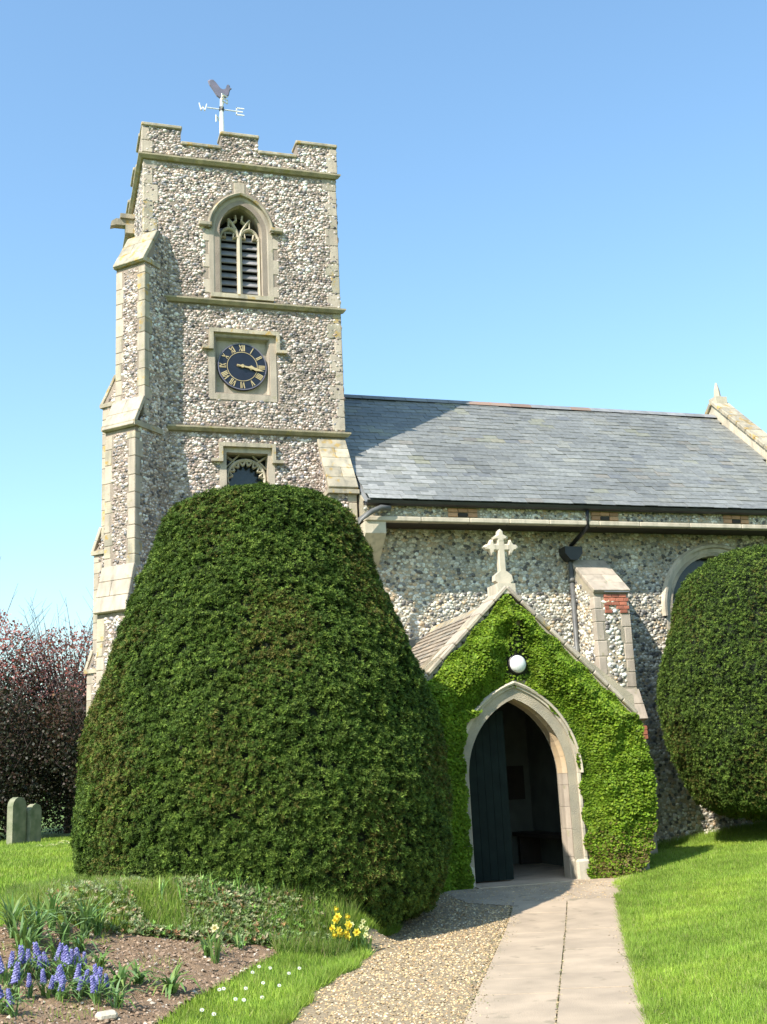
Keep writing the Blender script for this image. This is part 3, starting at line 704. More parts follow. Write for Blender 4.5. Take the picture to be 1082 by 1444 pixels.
# ================================================================ NAVE
NX0, NX1, NY, NYU, NYB = 5.2, 14.6, 18.25, 17.66, 23.8
nave = thing('church_nave', 'long flint church nave with grey slate roof to the right of the tower', 'church', (9.5, 21.2, .3))
NWIN = (12.22, 1.02, 4.42, 1.02, 2.4)
mb = MB(); wall_with_arch(mb, NX0, NX1, -.3, 5.9, NY, NWIN)
for a, b_ in (((NX1, NY), (NX1, NYB)), ((NX1, NYB), (NX0, NYB)), ((NX0, NYB), (NX0, NY))):
    mb.add([(a[0], a[1], -.3), (b_[0], b_[1], -.3), (b_[0], b_[1], 6.2), (a[0], a[1], 6.2)], [(0,1,2,3)])
mb.prism([(NX0, NYU, 5.9), (NX0, NYU, 6.16), (NX0, NY, 6.6), (NX0, NY, 5.9)], (0,0,0), (NX1-NX0, 0, 0))
RZ, RY, EZ, EY = 9.07, 20.78, 6.17, 17.58
mb.prism([(0, NY+.1, 6.15), (0, NYB-.1, 6.15), (0, RY, RZ-.15)], (NX0+.02, 0, 0), (NX0+.3, 0, 0))
nw = mb.build('wall', MORTAR_NAVE, nave)
def nk(u, v):
    x = NX0+u; z = v-.1
    k = ~in_arch(x, z, NWIN, .17)
    k &= ~((x > 9.2) & (x < 9.86) & (z < 5.2)); k &= ~((x < 5.5) & (z > 0))
    k &= ~((x > 4.8) & (x < 8.2) & (z < 2.3))
    return k
flints(nw, [flint_panel((NX0, NY, -.1), (1,0,0), (0,0,1), (0,-1,0), NX1-NX0, 5.98, nk, FL_NAVE, sp=.060, dome=.55),
            flint_panel((NX0, NYU, 5.92), (1,0,0), (0,0,1), (0,-1,0), NX1-NX0, .23, lambda u, v: (np.abs(u-1.75) > .3) & (np.abs(u-4.45) > .3) & (np.abs(u-7.15) > .3), FL_NAVE, sp=.052)])
# stone ledge under the flint band, in lengths
x = NX0
while x < NX1-.05:
    L = min(random.uniform(.7, 1.1), NX1-x); block('ledge_stone', (x+L/2, NYU+.02, 5.865), (L/2-.003, .075, .04), STONE_PALE, nave, ch=.012); x += L
MB().box(NX0+.36, NX1, NYU+.09, NY+.02, 5.835, 5.90).build('soffit_board', WOOD_DARK, nave)
# tile air bricks in the band
for cx_ in (NX0+1.75, NX0+4.45, NX0+7.15):
    for dx in (-.18, 0, .18):
        for dz in (0, .08): block('brick', (cx_+dx, NYU+.03, 5.965+dz), (.085, .055, .034), TERRA if (dx or dz) else WOOD_DARK, nw, ch=.005)
# bracket and end pier
b = MB(); b.prism([(NX0, NYU-.02, 5.82), (NX0, NYU-.02, 5.62), (NX0, NY-.06, 5.15), (NX0, NY+.1, 5.15), (NX0, NY+.1, 5.82)], (.0,0,0), (.36,0,0)); b.build('corbel', STONE_PALE, nave)
quoins(nave, NX0, NY-.05, .6, 5.15, (1,0), (0,1), la=(.34, .26), lb=(.2, .2), m=STONE_PALE)
# gutter, swan neck, downpipes
b = MB(); gp = [(-.075, .0), (-.06, -.05), (0, -.075), (.06, -.05), (.075, .0), (.06, 0), (0, -.06), (-.06, 0)]
V = [(xx, NYU-.085+p[0], 6.155+p[1]) for xx in (NX0+.02, NX1-.25) for p in gp]; n = len(gp)
F = [(j, (j+1) % n, n+(j+1) % n, n+j) for j in range(n)]; b.add(V, F+[tuple(range(n-1, -1, -1)), tuple(range(n, 2*n))]); b.box(NX0, NX1-.25, NYU-.005, NYU+.04, 6.10, 6.17)
b.build('gutter', BLACK_IRON, nave)
b = MB(); b.tube([(5.62, NYU-.1, 6.03), (5.45, NYU-.14, 6.03), (5.28, NYU-.17, 5.95), (5.06, NYU-.2, 5.80), (4.98, NYU-.2, 5.6), (4.98, NYU-.2, 2.0)], .045, 10); b.build('swan_neck_pipe', GREY_IRON, nave, sm=True)
b = MB(); b.tube([(9.28, NYU-.08, 6.09), (9.28, NYU-.04, 5.8), (9.16, NY-.16, 5.55)], .04, 10); b.build('swan_neck_pipe', BLACK_IRON, nave, sm=True)
b = MB(); b.prism([(9.16-.17, NY-.26, 5.52), (9.16-.17, NY-.26, 5.40), (9.16-.07, NY-.26, 5.28), (9.16+.07, NY-.26, 5.28), (9.16+.17, NY-.26, 5.40), (9.16+.17, NY-.26, 5.52)], (0,0,0), (0,.25,0)); b.build('hopper', BLACK_IRON, nave)
b = MB(); b.tube([(9.16, NY-.10, 5.3), (9.09, NY-.10, .2)], .045, 10)
for z_ in (4.9, 3.3, 1.8): b.tube([(9.155-(5.3-z_)*.0137, NY-.10, z_), (9.155-(5.3-z_)*.0137, NY-.10, z_+.07)], .06, 10)
b.build('downpipe', GREY_IRON, nave, sm=True)
# slate roof
SLN = math.hypot(RY-EY, RZ-EZ); sdir = np.array([0, (RY-EY)/SLN, (RZ-EZ)/SLN]); snor = np.array([0, -sdir[2], sdir[1]])
b = MB(); b.prism([(0, EY+.05, EZ-.0), (0, RY, RZ-.02), (0, 2*RY-EY, EZ), (0, 2*RY-EY, EZ-.06), (0, RY, RZ-.1), (0, EY+.05, EZ-.08)], (NX0+.02, 0, 0), (NX1-.3, 0, 0))
roof = b.build('roof', LEADW, nave)
rows = 28; ex = SLN/rows; k = 0; Vs, Fs, Cs = [], [], []; bcnt = 0
SLP = [(34,(.178,.182,.172)),(28,(.190,.193,.179)),(24,(.166,.170,.162)),(10,(.198,.197,.172)),(3,(.138,.143,.145)),(2,(.195,.183,.158))]
for rI in range(rows):
    xx = NX0+.03-(rI % 2)*.14+random.uniform(-.03, .03)
    while xx < NX1-.42:
        w_ = random.uniform(.26, .31); xa, xb = max(xx, NX0+.02), min(xx+w_, NX1-.33); xx += w_
        if xb-xa < .05: continue
        L = ex*1.35; c0 = np.array([0, EY-.03, EZ])+sdir*(ex*rI+L/2); lift = .014+random.uniform(-.003, .004)
        tilt = .026+random.uniform(-.008, .008); d = sdir-snor*tilt*1.6; d /= np.linalg.norm(d); nn = np.array([0, -d[2], d[1]])
        c = c0+snor*(lift+.01); c[0] = (xa+xb)/2; c[1:] += (random.uniform(-.006, .006)-(.05 if random.random() < .008 else 0))*sdir[1:]; c[2] += .012*math.sin(c[0]*1.7)*math.sin(rI*.3)
        V = boxV(c, ((xb-xa)/2-.003, L/2, .005), ((1, 0, 0), d, nn))
        col = pal(1, SLP, .1)[0]*(1+.22*mnoise.noise((c[0]*.7, rI*.13, 2))+.15*mnoise.noise((c[0]*2.1, rI*.5, 7)))
        if mnoise.noise((c[0]*1.3, rI*.21, 40)) > .48: col = col*.75+np.array([.075, .072, .035])
        if (xa+xb)/2 < NX0+1.3 and rI < 15 and random.random() < .6: col = np.array([.27, .27, .255])*random.uniform(.85, 1.1)
        if k < 300: build('slate', V, CB_F, SLATE, roof, col=col); k += 1
        else: Vs += V; Fs += [tuple(i+bcnt for i in q) for q in CB_F]; Cs += [col]*8; bcnt += 8
# north slope in a coarser lay, joined
nd_ = np.array([0, -(RY-EY)/SLN, (RZ-EZ)/SLN]); nn_ = np.array([0, -nd_[2], nd_[1]])*-1
for rI in range(12):
    xx = NX0+.1
    while xx < NX1-.8:
        c = np.array([xx+.35, 2*RY-EY+.03, EZ])+nd_*(SLN/12*(rI+.55))+np.array([0, .64, .77])*.02
        V = boxV(c, (.34, SLN/12*.6, .006), ((1,0,0), nd_, np.cross((1,0,0), nd_))); Vs += V; Fs += [tuple(i+bcnt for i in q) for q in CB_F]; Cs += [pal(1, SLP)[0]]*8; bcnt += 8; xx += .7
build('slates', Vs, Fs, SLATE, roof, kind='stuff', col=np.array(Cs))
x = NX0+.02; i = 0
while x < NX1-.35:
    L = min(.46, NX1-.33-x); red = 8.6 < x+L/2 < 9.9 or 10.7 < x < 11.2
    V = []; 
    for xx in (x+.004, x+L-.004):
        for yo, zo in ((-.15, -.085), (-.09, -.02), (0, .035), (.09, -.02), (.15, -.085), (0, -.03)): V.append((xx, RY+yo, RZ+.055+zo))
    build('ridge_tile', V, [(j, (j+1) % 6, 6+(j+1) % 6, 6+j) for j in range(6)]+[(5,4,3,2,1,0), (6,7,8,9,10,11)], RIDGE_RED if red else RIDGE, roof); x += L
# east gable parapet with coping and finial
b = MB(); b.prism([(0, EY-.1, EZ-.5), (0, EY-.1, EZ+.24), (0, RY, RZ+.30), (0, 2*RY-EY+.1, EZ+.24), (0, 2*RY-EY+.1, EZ-.5)], (NX1-.32, 0, 0), (NX1, 0, 0)); b.build('gable_parapet', STONE_PALE, nave)
for sgn in (1, -1):
    n = 12
    for k_ in range(n):
        y_ = (EY-.1 if sgn == 1 else 2*RY-EY+.1); d = np.array([0, sgn*(RY-EY+.1), RZ+.30-EZ-.22]); L = np.linalg.norm(d); d /= L
        c = np.array([NX1-.16, y_, EZ+.24])+d*L*(k_+.5)/n; nn = np.cross((1,0,0), d); nn = nn if nn[2] > 0 else -nn
        block('coping_stone', c+nn*.045, (.21, L/n/2-.004, .045), STONE_W, nave, ((1,0,0), d, nn), ch=.015)
b = MB(); b.box(NX1-.3, NX1-.02, RY-.14, RY+.14, RZ+.30, RZ+.48); b.tube([(NX1-.16, RY, RZ+.48), (NX1-.16, RY, RZ+.68), (NX1-.16, RY, RZ+.84)], [.08, .06, .02], 6); b.build('finial', STONE_PALE, nave)

# nave buttress
nb = buttress(nave, 9.53, NY, (0, -1), .66, [(.78, 2.95, 4.62, .68), (.95, -.3, 2.42, .5)], table=FL_NAVE, qm=STONE, mort=MORTAR_NAVE, quoin_w=.17, sp=.068)
for rr in range(5):
    z = 4.27+rr*.068; off = -.06 if rr % 2 else 0
    for cc in range(4):
        xa = max(9.385, 9.385+cc*.145+off); xb = min(9.385+(cc+1)*.145+off-.008, 9.85)
        if rr in (0, 1) and cc == 1: continue
        if xb-xa > .03: block('brick', ((xa+xb)/2, NY-.78-.006, z), ((xb-xa)/2, .02, .029), BRICK, nb, ch=.004)
MB().box(9.38, 9.86, NY-.84, NY-.76, 4.60, 4.625).build('drip_tile', LEADW, nb)
for rr in range(3): block('brick', (9.80, NY-.96, 2.12+rr*.075), (.07, .03, .033), BRICK, nb, ch=.004)

# nave window
V, F = sweep([(0, .4), (0, .10), (.07, .0), (.15, -.012), (.15, .4)], NWIN, NY); nwin = build('window', V, F, STONE_PALE, nave)
V, F = sweep([(.15, .02), (.15, -.06), (.20, -.07), (.24, -.01), (.24, .02)], (NWIN[0], NWIN[1], NWIN[2], NWIN[3], 4.3), NY); build('hood_mould', V, F, STONE_PALE, nwin)
pts = arch(*NWIN, n=12); b = MB(); b.add([(x_, NY+.26, z_) for x_, z_ in pts], [tuple(range(len(pts)))]); b.build('glass', GLASS, nwin)
for dx in (-.34, .34): bar([(NWIN[0]+dx, 2.4), (NWIN[0]+dx, 4.6)], .08, .14, NY+.11, 'mullion', nwin)
for dx in (-.68, 0, .68): bar([(q[0], q[1]) for q in arch(NWIN[0]+dx, .30, 4.35, .35, 4.2, n=6)], .05, .12, NY+.115, 'light_head', nwin)
bar([(NWIN[0]-.34, 4.6), (NWIN[0]-.2, 4.85), (NWIN[0], 5.05), (NWIN[0]+.2, 4.85), (NWIN[0]+.34, 4.6)], .05, .12, NY+.118, 'tracery_bar', nwin)
b = MB()
for k_ in range(18):
    xx = NWIN[0]-1+k_*.12; b.box(xx-.004, xx+.004, NY+.245, NY+.255, 2.4, 4.6)
for k_ in range(15): b.box(NWIN[0]-1, NWIN[0]+1, NY+.244, NY+.256, 2.5+k_*.14-.004, 2.5+k_*.14+.004)
b.build('lead_cames', LEADW, nwin)
MB().box(NWIN[0]-1.2, NWIN[0]+1.2, NY-.08, NY+.3, 2.28, 2.395).build('sill', STONE_PALE, nwin)

# ================================================================ PORCH
PY = 15.0; PC = 6.5; PH = 1.9; GZ = 4.26; EZP = 2.42
porch = thing('church_porch', 'gabled stone church porch with pointed doorway under thick ivy', 'porch', (PC, 16.6, .15))
PA = (PC, .745, 1.60, 1.06, .13)
mb = MB(); wall_with_arch(mb, PC-PH, PC+PH, -.3, 2.66, PY, PA)
gs = (GZ-.12-EZP)/PH
mb.add([(PC-PH+(2.66-EZP)/gs*0, PY, 2.66), (PC+PH, PY, 2.66), (PC, PY, GZ-.12+.0)], [(0,1,2)])
for s_ in (-1, 1):
    mb.box(*(sorted((PC+s_*PH, PC+s_*(PH-.3)))), PY+.34, NY-.02, -.3, EZP)
mb.add([(PC-PH, PY+.36, 2.66), (PC, PY+.36, GZ-.1), (PC+PH, PY+.36, 2.66)], [(0,1,2)])
wall_with_arch(mb, PC-PH, PC+PH, -.3, 2.66, PY+.36, PA)
for s_ in (-1, 1): mb.add([(PC+s_*PH, PY, -.3), (PC+s_*PH, PY+.36, -.3), (PC+s_*PH, PY+.36, 2.66), (PC+s_*PH, PY, 2.66)], [(0,1,2,3)])
pw = mb.build('wall', MORTAR_NAVE, porch)
flints(pw, [flint_panel((PC+PH, PY+.36, 0), (0,1,0), (0,0,1), (1,0,0), NY-PY-.4, 2.4, table=FL_NAVE, sp=.09), flint_panel((PC-PH, NY-.05, 0), (0,-1,0), (0,0,1), (-1,0,0), NY-PY-.1, 2.4, table=FL_NAVE, sp=.09)])
b = MB()
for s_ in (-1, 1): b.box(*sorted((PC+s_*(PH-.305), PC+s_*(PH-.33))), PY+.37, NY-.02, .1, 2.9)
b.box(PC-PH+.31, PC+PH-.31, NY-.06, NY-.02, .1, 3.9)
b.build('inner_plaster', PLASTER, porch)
MB().box(PC-PH+.3, PC+PH-.3, PY+.3, NY-.02, .05, .17).build('floor', SLAB, porch)
# arch stones: jambs in courses, then voussoirs; three orders of moulding in each stone
PROFS = (([(0, .34), (0, .17), (.045, .11), (.078, .118), (.078, .34)], [STONE_OCHRE, STONE, STONE]), ([(.08, .34), (.08, .115), (.10, .045), (.13, .05), (.15, -.03), (.185, -.03), (.185, .34)], [STONE_PALE]))
NS = 18
def cut_spec(spec, za, zb): pass
def stone_piece(ptsets, m):
    V = [p for s_ in ptsets for p in s_]; k_ = len(prof); q = len(ptsets)
    F = [(i*k_+j, i*k_+(j+1) % k_, (i+1)*k_+(j+1) % k_, (i+1)*k_+j) for i in range(q-1) for j in range(k_)]+[tuple(range(k_-1, -1, -1)), tuple((q-1)*k_+j for j in range(k_))]
    build('arch_stone', V, F, m, porch)
for sgn, (prof, mats_) in [(a_, b_) for a_ in (1, -1) for b_ in PROFS]:
    rows_ = [arch(*PA, off=o, n=NS) for o, _ in prof]; cen = len(rows_[0])//2
    def sec(t_z=None, i=None):
        out = []
        for j, (o, yv) in enumerate(prof):
            if i is None: x_, z_ = PC-PA[1]-o, t_z
            else:
                a, bq = rows_[j][int(math.floor(i))], rows_[j][min(int(math.floor(i))+1, cen)]; fr_ = i-math.floor(i)
                x_, z_ = a[0]*(1-fr_)+bq[0]*fr_, a[1]*(1-fr_)+bq[1]*fr_
            if sgn == -1: x_ = 2*PC-x_
            out.append((x_, PY+yv, z_))
        return out
    z = PA[4]
    for h in (.33, .38, .30, .30, .16):
        stone_piece([sec(t_z=z+.002), sec(t_z=z+h-.002)], random.choice(mats_)); z += h
    for a, e in ((1, 4), (4, 7), (7, 10), (10, 13), (13, 16), (16, 19)):
        stone_piece([sec(i=min(max(t, a+.02), e-(.02 if e < 19 else 0))) for t in range(a, e+1)], mats_[0])
V, F = sweep([(.185, .02), (.185, -.06), (.21, -.075), (.235, -.04), (.235, .02)], (PC, PA[1], PA[2], PA[3], 1.66), PY, n=14); build('hood_mould', V, F, STONE_PALE, porch)
for s_ in (-1, 1): block('plinth_stone', (PC+s_*(PA[1]+.115), PY+.09, .28), (.105, .145, .15), STONE_PALE, porch, ch=.03)
# gable copings
for s_ in (-1, 1):
    a = np.array([PC+s_*(PH+.02), 0, EZP-.02]); e = np.array([PC, 0, GZ]); d = e-a; L = np.linalg.norm(d); d /= L; nn = np.array([-d[2]*-s_*-1, 0, d[0]*s_*-1]); nn = np.array([s_*abs(d[2]), 0, abs(d[0])])
    n = 9
    for k_ in range(n):
        c = a+d*L*(k_+.5)/n; c[1] = PY+.17
        block('coping_stone', c, (L/n/2-.003, .215, .032), STONE if k_ % 3 else STONE_W, porch, (d, (0,1,0), nn), ch=.015)
b = MB(); b.box(PC-.14, PC+.14, PY-.03, PY+.36, GZ-.10, GZ+.05); b.build('apex_stone', STONE_PALE, porch)
# porch roof of stone-coloured tiles
b = MB(); b.prism([(PC-PH-.1, 0, EZP-.06), (PC, 0, GZ-.22), (PC+PH+.1, 0, EZP-.06), (PC+PH+.1, 0, EZP-.12), (PC, 0, GZ-.3), (PC-PH-.1, 0, EZP-.12)], (0, PY+.4, 0), (0, NY-.03, 0)); pr = b.build('roof', WOOD_DARK, porch)
Vs, Fs, Cs = [], [], []; bc = 0
for s_ in (-1, 1):
    a = np.array([PC+s_*(PH+.12), 0, EZP-.07]); e = np.array([PC, 0, GZ-.2]); d = e-a; L = np.linalg.norm(d); d /= L; nn = np.array([s_*abs(d[2]), 0, abs(d[0])])
    for rI in range(20):
        yv = PY+.41+(rI % 2)*.08
        while yv < NY-.05:
            y2 = min(yv+.165, NY-.035); dd = d-nn*.14; dd /= np.linalg.norm(dd); c = a+d*L*(rI+.6)/20+nn*(.025+random.uniform(-.003, .003)); c[1] = (yv+y2)/2
            V = boxV(c, (L/20*.72, (y2-yv)/2-.003, .007), (dd, (0,1,0), np.array([s_*abs(dd[2]), 0, abs(dd[0])]))); Vs += V; Fs += [tuple(i+bc for i in q) for q in CB_F]
            Cs += [pal(1, [(3,(.30,.25,.19)),(2,(.24,.20,.16)),(1,(.34,.27,.20)),(1,(.20,.19,.16))])[0]]*8; bc += 8; yv += .165
build('roof_tiles', Vs, Fs, TILE, pr, kind='stuff', col=np.array(Cs))
b = MB(); yv = PY+.4
while yv < NY-.1: y2 = min(yv+.4, NY-.04); b = MB(); b.prism([(PC-.13, 0, GZ-.27), (PC, 0, GZ-.13), (PC+.13, 0, GZ-.27), (PC+.11, 0, GZ-.29), (PC, 0, GZ-.17), (PC-.11, 0, GZ-.29)], (0, yv+.003, 0), (0, y2-.003, 0)); b.build('ridge_tile', STONE_W, pr); yv = y2
# cross on the gable: shaft, arms, fleury ends, shaped base
cb = MB(); cyy = PY+.1
def lobes(cx_, cz_, dirs):
    for dx, dz, L, w_ in dirs: pass
outl = []
def trefoil(cx_, cz_, ang):
    """three-lobed bud pointing along ang, as outline points (x,z)"""
    ca, sa = math.cos(ang), math.sin(ang); base = [(-.05,-.05),(.0,-.06),(.012,-.125),(.05,-.135),(.075,-.085),(.10,-.05),(.15,-.045),(.19,0),(.15,.045),(.10,.05),(.075,.085),(.05,.135),(.012,.125),(0,.06),(-.05,.05)]
    return [(cx_+x_*ca-z_*sa, cz_+x_*sa+z_*ca) for x_, z_ in base]
cz_ = 4.86
for ang, L in ((0, .13), (PI/2, .13), (PI, .13)):
    o = [(PC+(x_-PC)*.86, cz_+(z_-cz_)*.86) for x_, z_ in trefoil(PC+L*math.cos(ang), cz_+L*math.sin(ang), ang)]; n = len(o)
    oc = np.mean(o, 0)
    V = [(x_, cyy-.035, z_) for x_, z_ in o]+[(x_, cyy+.035, z_) for x_, z_ in o]+[(oc[0]+(x_-oc[0])*.72, cyy-.055, oc[1]+(z_-oc[1])*.72) for x_, z_ in o]+[(oc[0]+(x_-oc[0])*.72, cyy+.055, oc[1]+(z_-oc[1])*.72) for x_, z_ in o]
    F = [(i, (i+1) % n, n+(i+1) % n, n+i) for i in range(n)]+[(i, (i+1) % n, 2*n+(i+1) % n, 2*n+i) for i in range(n)]+[(n+i, n+(i+1) % n, 3*n+(i+1) % n, 3*n+i) for i in range(n)]+[tuple(range(2*n, 3*n)), tuple(range(4*n-1, 3*n-1, -1))]
    cb.add(V, F)
V, F = cblock((PC, cyy, cz_-.0), (.17, .05, .05), ch=.015); cb.add(V, F)
V, F = cblock((PC, cyy+.001, 4.67), (.055, .052, .32), ch=.015); cb.add(V, F)
cb.prism([(PC-.055, cyy-.06, 4.50), (PC-.13, cyy-.06, 4.44), (PC-.14, cyy-.06, 4.36), (PC-.10, cyy-.06, 4.33), (PC-.14, cyy-.06, 4.2), (PC+.14, cyy-.06, 4.2), (PC+.10, cyy-.06, 4.33), (PC+.14, cyy-.06, 4.36), (PC+.13, cyy-.06, 4.44), (PC+.055, cyy-.06, 4.50)], (0,0,0), (0,.13,0))
cb.build('gable_cross', STONE_PALE, porch)
# inside the porch: door leaf folded inward on the left, benches, inner doorway, notice board
leaf = MB()
for k_ in range(6): leaf.box(PC-.70+k_*.115, PC-.70+k_*.115+.110, PY+.40, PY+.435, .19, 2.52 if k_ > 1 else 2.2+.16*k_)
lf = leaf.build('door', DOOR_GREEN, porch)
MB().box(PC-.70, PC-.01, PY+.435, PY+.455, .5, .62).build('door_ledge', DOOR_GREEN, lf); MB().box(PC-.70, PC-.01, PY+.435, PY+.455, 1.7, 1.82).build('door_ledge', DOOR_GREEN, lf)
MB().box(PC+PH-.33-.4, PC+PH-.33, PY+.6, NY-.1, .62, .68).box(PC+PH-.33-.36, PC+PH-.33, PY+.7, PY+.78, .17, .62).box(PC+PH-.33-.36, PC+PH-.33, NY-.3, NY-.22, .17, .62).build('bench', WOOD_DARK, porch)
b = MB(); V, F = sweep([(0, .0), (.14, -.02), (.14, .04), (0, .04)], (PC+.15, .5, 1.5, .55, .17), NY-.10, n=8); b.add(V, F); idr = b.build('inner_doorway', STONE_PALE, porch)
pts = arch(PC+.15, .5, 1.5, .55, .17, n=8); b = MB(); b.add([(x_, NY-.075, z_) for x_, z_ in pts], [tuple(range(len(pts)))]); b.build('inner_door', WOOD_DARK, idr)
MB().box(PC+.95, PC+1.45, NY-.10, NY-.062, 1.2, 1.75).build('notice_board', WOOD_DARK, porch)

# lamp over the doorway
lamp = thing('bulkhead_lamp', 'round white outdoor lamp with black rim in the ivy above the doorway', 'lamp', (6.57, PY, 3.0))
def ringz(prof_, cx_, cz_, n=24):
    V = []; 
    for rr, yv in prof_: V += [(cx_+rr*math.cos(2*PI*k_/n), yv, cz_+rr*math.sin(2*PI*k_/n)) for k_ in range(n)]
    q = len(prof_); F = [(i*n+k_, i*n+(k_+1) % n, (i+1)*n+(k_+1) % n, (i+1)*n+k_) for i in range(q-1) for k_ in range(n)]+[tuple(range((q-1)*n, q*n))]
    return V, F
LY = PY-.02
V, F = ringz([(.14, LY), (.14, LY-.045), (.13, LY-.055), (.12, LY-.055), (.12, LY-.04)], 6.57, 3.14); build('rim', V, F, BLACK_IRON, lamp, sm=False)
V, F = ringz([(.125, LY-.05), (.118, LY-.075), (.09, LY-.10), (.05, LY-.115), (.015, LY-.12)], 6.57, 3.14); build('diffuser', V, F, WHITE, lamp, sm=True)

# ================================================================ PLANTS
def fbm(P, s, o=0.): return np.array([mnoise.noise((p[0]*s+o, p[1]*s, p[2]*s)) for p in P])
# leafy shoot: five pointed leaves round an axis (quads)
def shoot(nl, L, W, spread, seed):
    r_ = random.Random(seed); V = []; F = []
    for k_ in range(nl):
        a = 2*PI*k_/nl+r_.uniform(-.4, .4); t = spread*r_.uniform(.5, 1.2); d = np.array([math.cos(a)*math.sin(t), math.sin(a)*math.sin(t), math.cos(t)])
        s_ = np.cross(d, (0,0,1)); s_ = s_/(np.linalg.norm(s_)+1e-6); up = np.cross(s_, d); l_ = L*r_.uniform(.7, 1.15); b_ = len(V)
        V += [(0,0,0), tuple(d*l_*.5+s_*W/2+up*W*.15), tuple(d*l_+up*(-.1*l_)), tuple(d*l_*.5-s_*W/2+up*W*.15)]; F.append((b_, b_+1, b_+2, b_+3))
    return np.array(V), np.array(F)
def shoots(P, Nn, col, tmpls, smin, smax):
    out = []; n = len(P); idx = rng.integers(0, len(tmpls), n)
    for t, (TV, TF) in enumerate(tmpls):
        k_ = idx == t
        if not k_.any(): continue
        A, B, Cn = frames(Nn[k_]); s = rng.uniform(smin, smax, k_.sum()); out.append(scatter(TV, TF, P[k_], A, B, Cn, np.stack([s, s, s], 1), col[k_]))
    return join(out)
YT = [shoot(5, .030, .0125, .95, s) for s in range(5)]; YT = [(tv, tf[:, [0, 1, 2]] if i_ % 2 else tf[:, [0, 2, 3]]) for i_, (tv, tf) in enumerate(YT)]
YT = [(np.concatenate([tv[q] for q in tf]) + 0, np.arange(3*len(tf)).reshape(-1, 3)) for tv, tf in YT]
for tv, tf in YT: tv[1::3] += (tv[1::3]-tv[0::3])*0; tv[:, :2] *= 1.25
def yew(name, label, cx_, cy_, prof_, nshoot, trunk, view_side=True, brown=.5, gz=None):
    """clipped yew of revolution; prof_: [(z, radius, centre shift x)]"""
    pz = np.array([p[0] for p in prof_]); prr = np.array([p[1] for p in prof_]); psh = np.array([p[2] for p in prof_])
    t = thing(name, label, 'yew tree', (cx_, cy_, float(hz(cx_, cy_))))
    # arc-length and area weighted sampling down the profile
    fz = np.linspace(0, len(prof_)-1, 400); Z = np.interp(fz, np.arange(len(prof_)), pz); Q = np.interp(fz, np.arange(len(prof_)), prr)
    ker = np.ones(11)/11; 
    Zs = np.convolve(np.pad(Z, 5, mode='edge'), ker, 'valid'); Qs = np.convolve(np.pad(Q, 5, mode='edge'), ker, 'valid'); Sh = np.interp(fz, np.arange(len(prof_)), psh)
    ds = np.hypot(np.gradient(Zs), np.gradient(Qs)); w = ds*(Qs+.05); cdf = np.cumsum(w); cdf /= cdf[-1]
    uq = np.interp(rng.random(nshoot*2), cdf, np.arange(400)); ang = rng.uniform(0, 2*PI, nshoot*2)
    # thin out the far side
    ca = np.arctan2(-cy_, -cx_); far = np.cos(ang-ca) < -.15; keep = (~far) | (rng.random(len(ang)) < .3); uq, ang = uq[keep][:nshoot], ang[keep][:nshoot]
    ii = uq.astype(int).clip(0, 398); z = np.interp(uq, np.arange(400), Zs); q = np.interp(uq, np.arange(400), Qs); sh = np.interp(uq, np.arange(400), Sh)
    dz = np.gradient(Zs)[ii]; dq = np.gradient(Qs)[ii]; L = np.hypot(dz, dq)+1e-9; nz = -dq/L; nr = dz/L
    flip = np.where(nr < -.2, -1, 1)
    Nn = np.stack([np.cos(ang)*nr, np.sin(ang)*nr, nz], 1)
    base = np.stack([cx_+sh+q*np.cos(ang), cy_+q*np.sin(ang), z], 1)
    lump = .07*fbm(base, 1.1, 5)+.04*fbm(base, 3.1, 9)+.032*fbm(base, 7., 2)
    depth = rng.uniform(-.062, .014, len(base))
    fine = fbm(base, 13., 4); kp = fine > -.22-.25*rng.random(len(base)); base, Nn, lump, depth, fine = base[kp], Nn[kp], lump[kp], depth[kp], fine[kp]
    P = base+Nn*(lump+depth+.05*fine)[:, None]
    Nd = Nn*1.0+np.array([0, 0, .55])+rng.normal(0, .45, Nn.shape)
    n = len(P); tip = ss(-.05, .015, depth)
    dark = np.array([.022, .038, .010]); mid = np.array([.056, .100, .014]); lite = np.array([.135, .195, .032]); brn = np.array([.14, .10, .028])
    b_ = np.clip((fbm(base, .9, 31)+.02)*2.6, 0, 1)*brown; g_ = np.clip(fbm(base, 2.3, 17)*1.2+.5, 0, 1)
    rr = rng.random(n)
    col = dark*(1-tip)[:, None]+mid*tip[:, None]  # deeper shoots darker: shade of the gaps put into leaf colour
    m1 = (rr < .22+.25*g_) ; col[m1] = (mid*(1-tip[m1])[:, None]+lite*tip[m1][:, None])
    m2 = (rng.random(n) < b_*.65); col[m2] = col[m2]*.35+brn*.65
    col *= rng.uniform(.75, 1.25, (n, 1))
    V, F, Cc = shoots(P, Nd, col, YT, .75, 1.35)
    # dark inner mass, lumpy, kept under the shoots
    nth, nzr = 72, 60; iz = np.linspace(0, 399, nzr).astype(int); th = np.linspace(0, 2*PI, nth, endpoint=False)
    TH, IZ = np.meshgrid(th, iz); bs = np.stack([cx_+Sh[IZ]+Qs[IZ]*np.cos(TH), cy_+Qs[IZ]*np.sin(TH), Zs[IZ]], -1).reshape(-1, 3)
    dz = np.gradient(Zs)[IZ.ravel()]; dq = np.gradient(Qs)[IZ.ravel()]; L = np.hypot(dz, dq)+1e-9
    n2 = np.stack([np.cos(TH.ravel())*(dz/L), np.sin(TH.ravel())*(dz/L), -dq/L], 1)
    I = bs+n2*(.07*fbm(bs, 1.1, 5)+.04*fbm(bs, 3.1, 9)+.032*fbm(bs, 7., 2)-.075)[:, None]
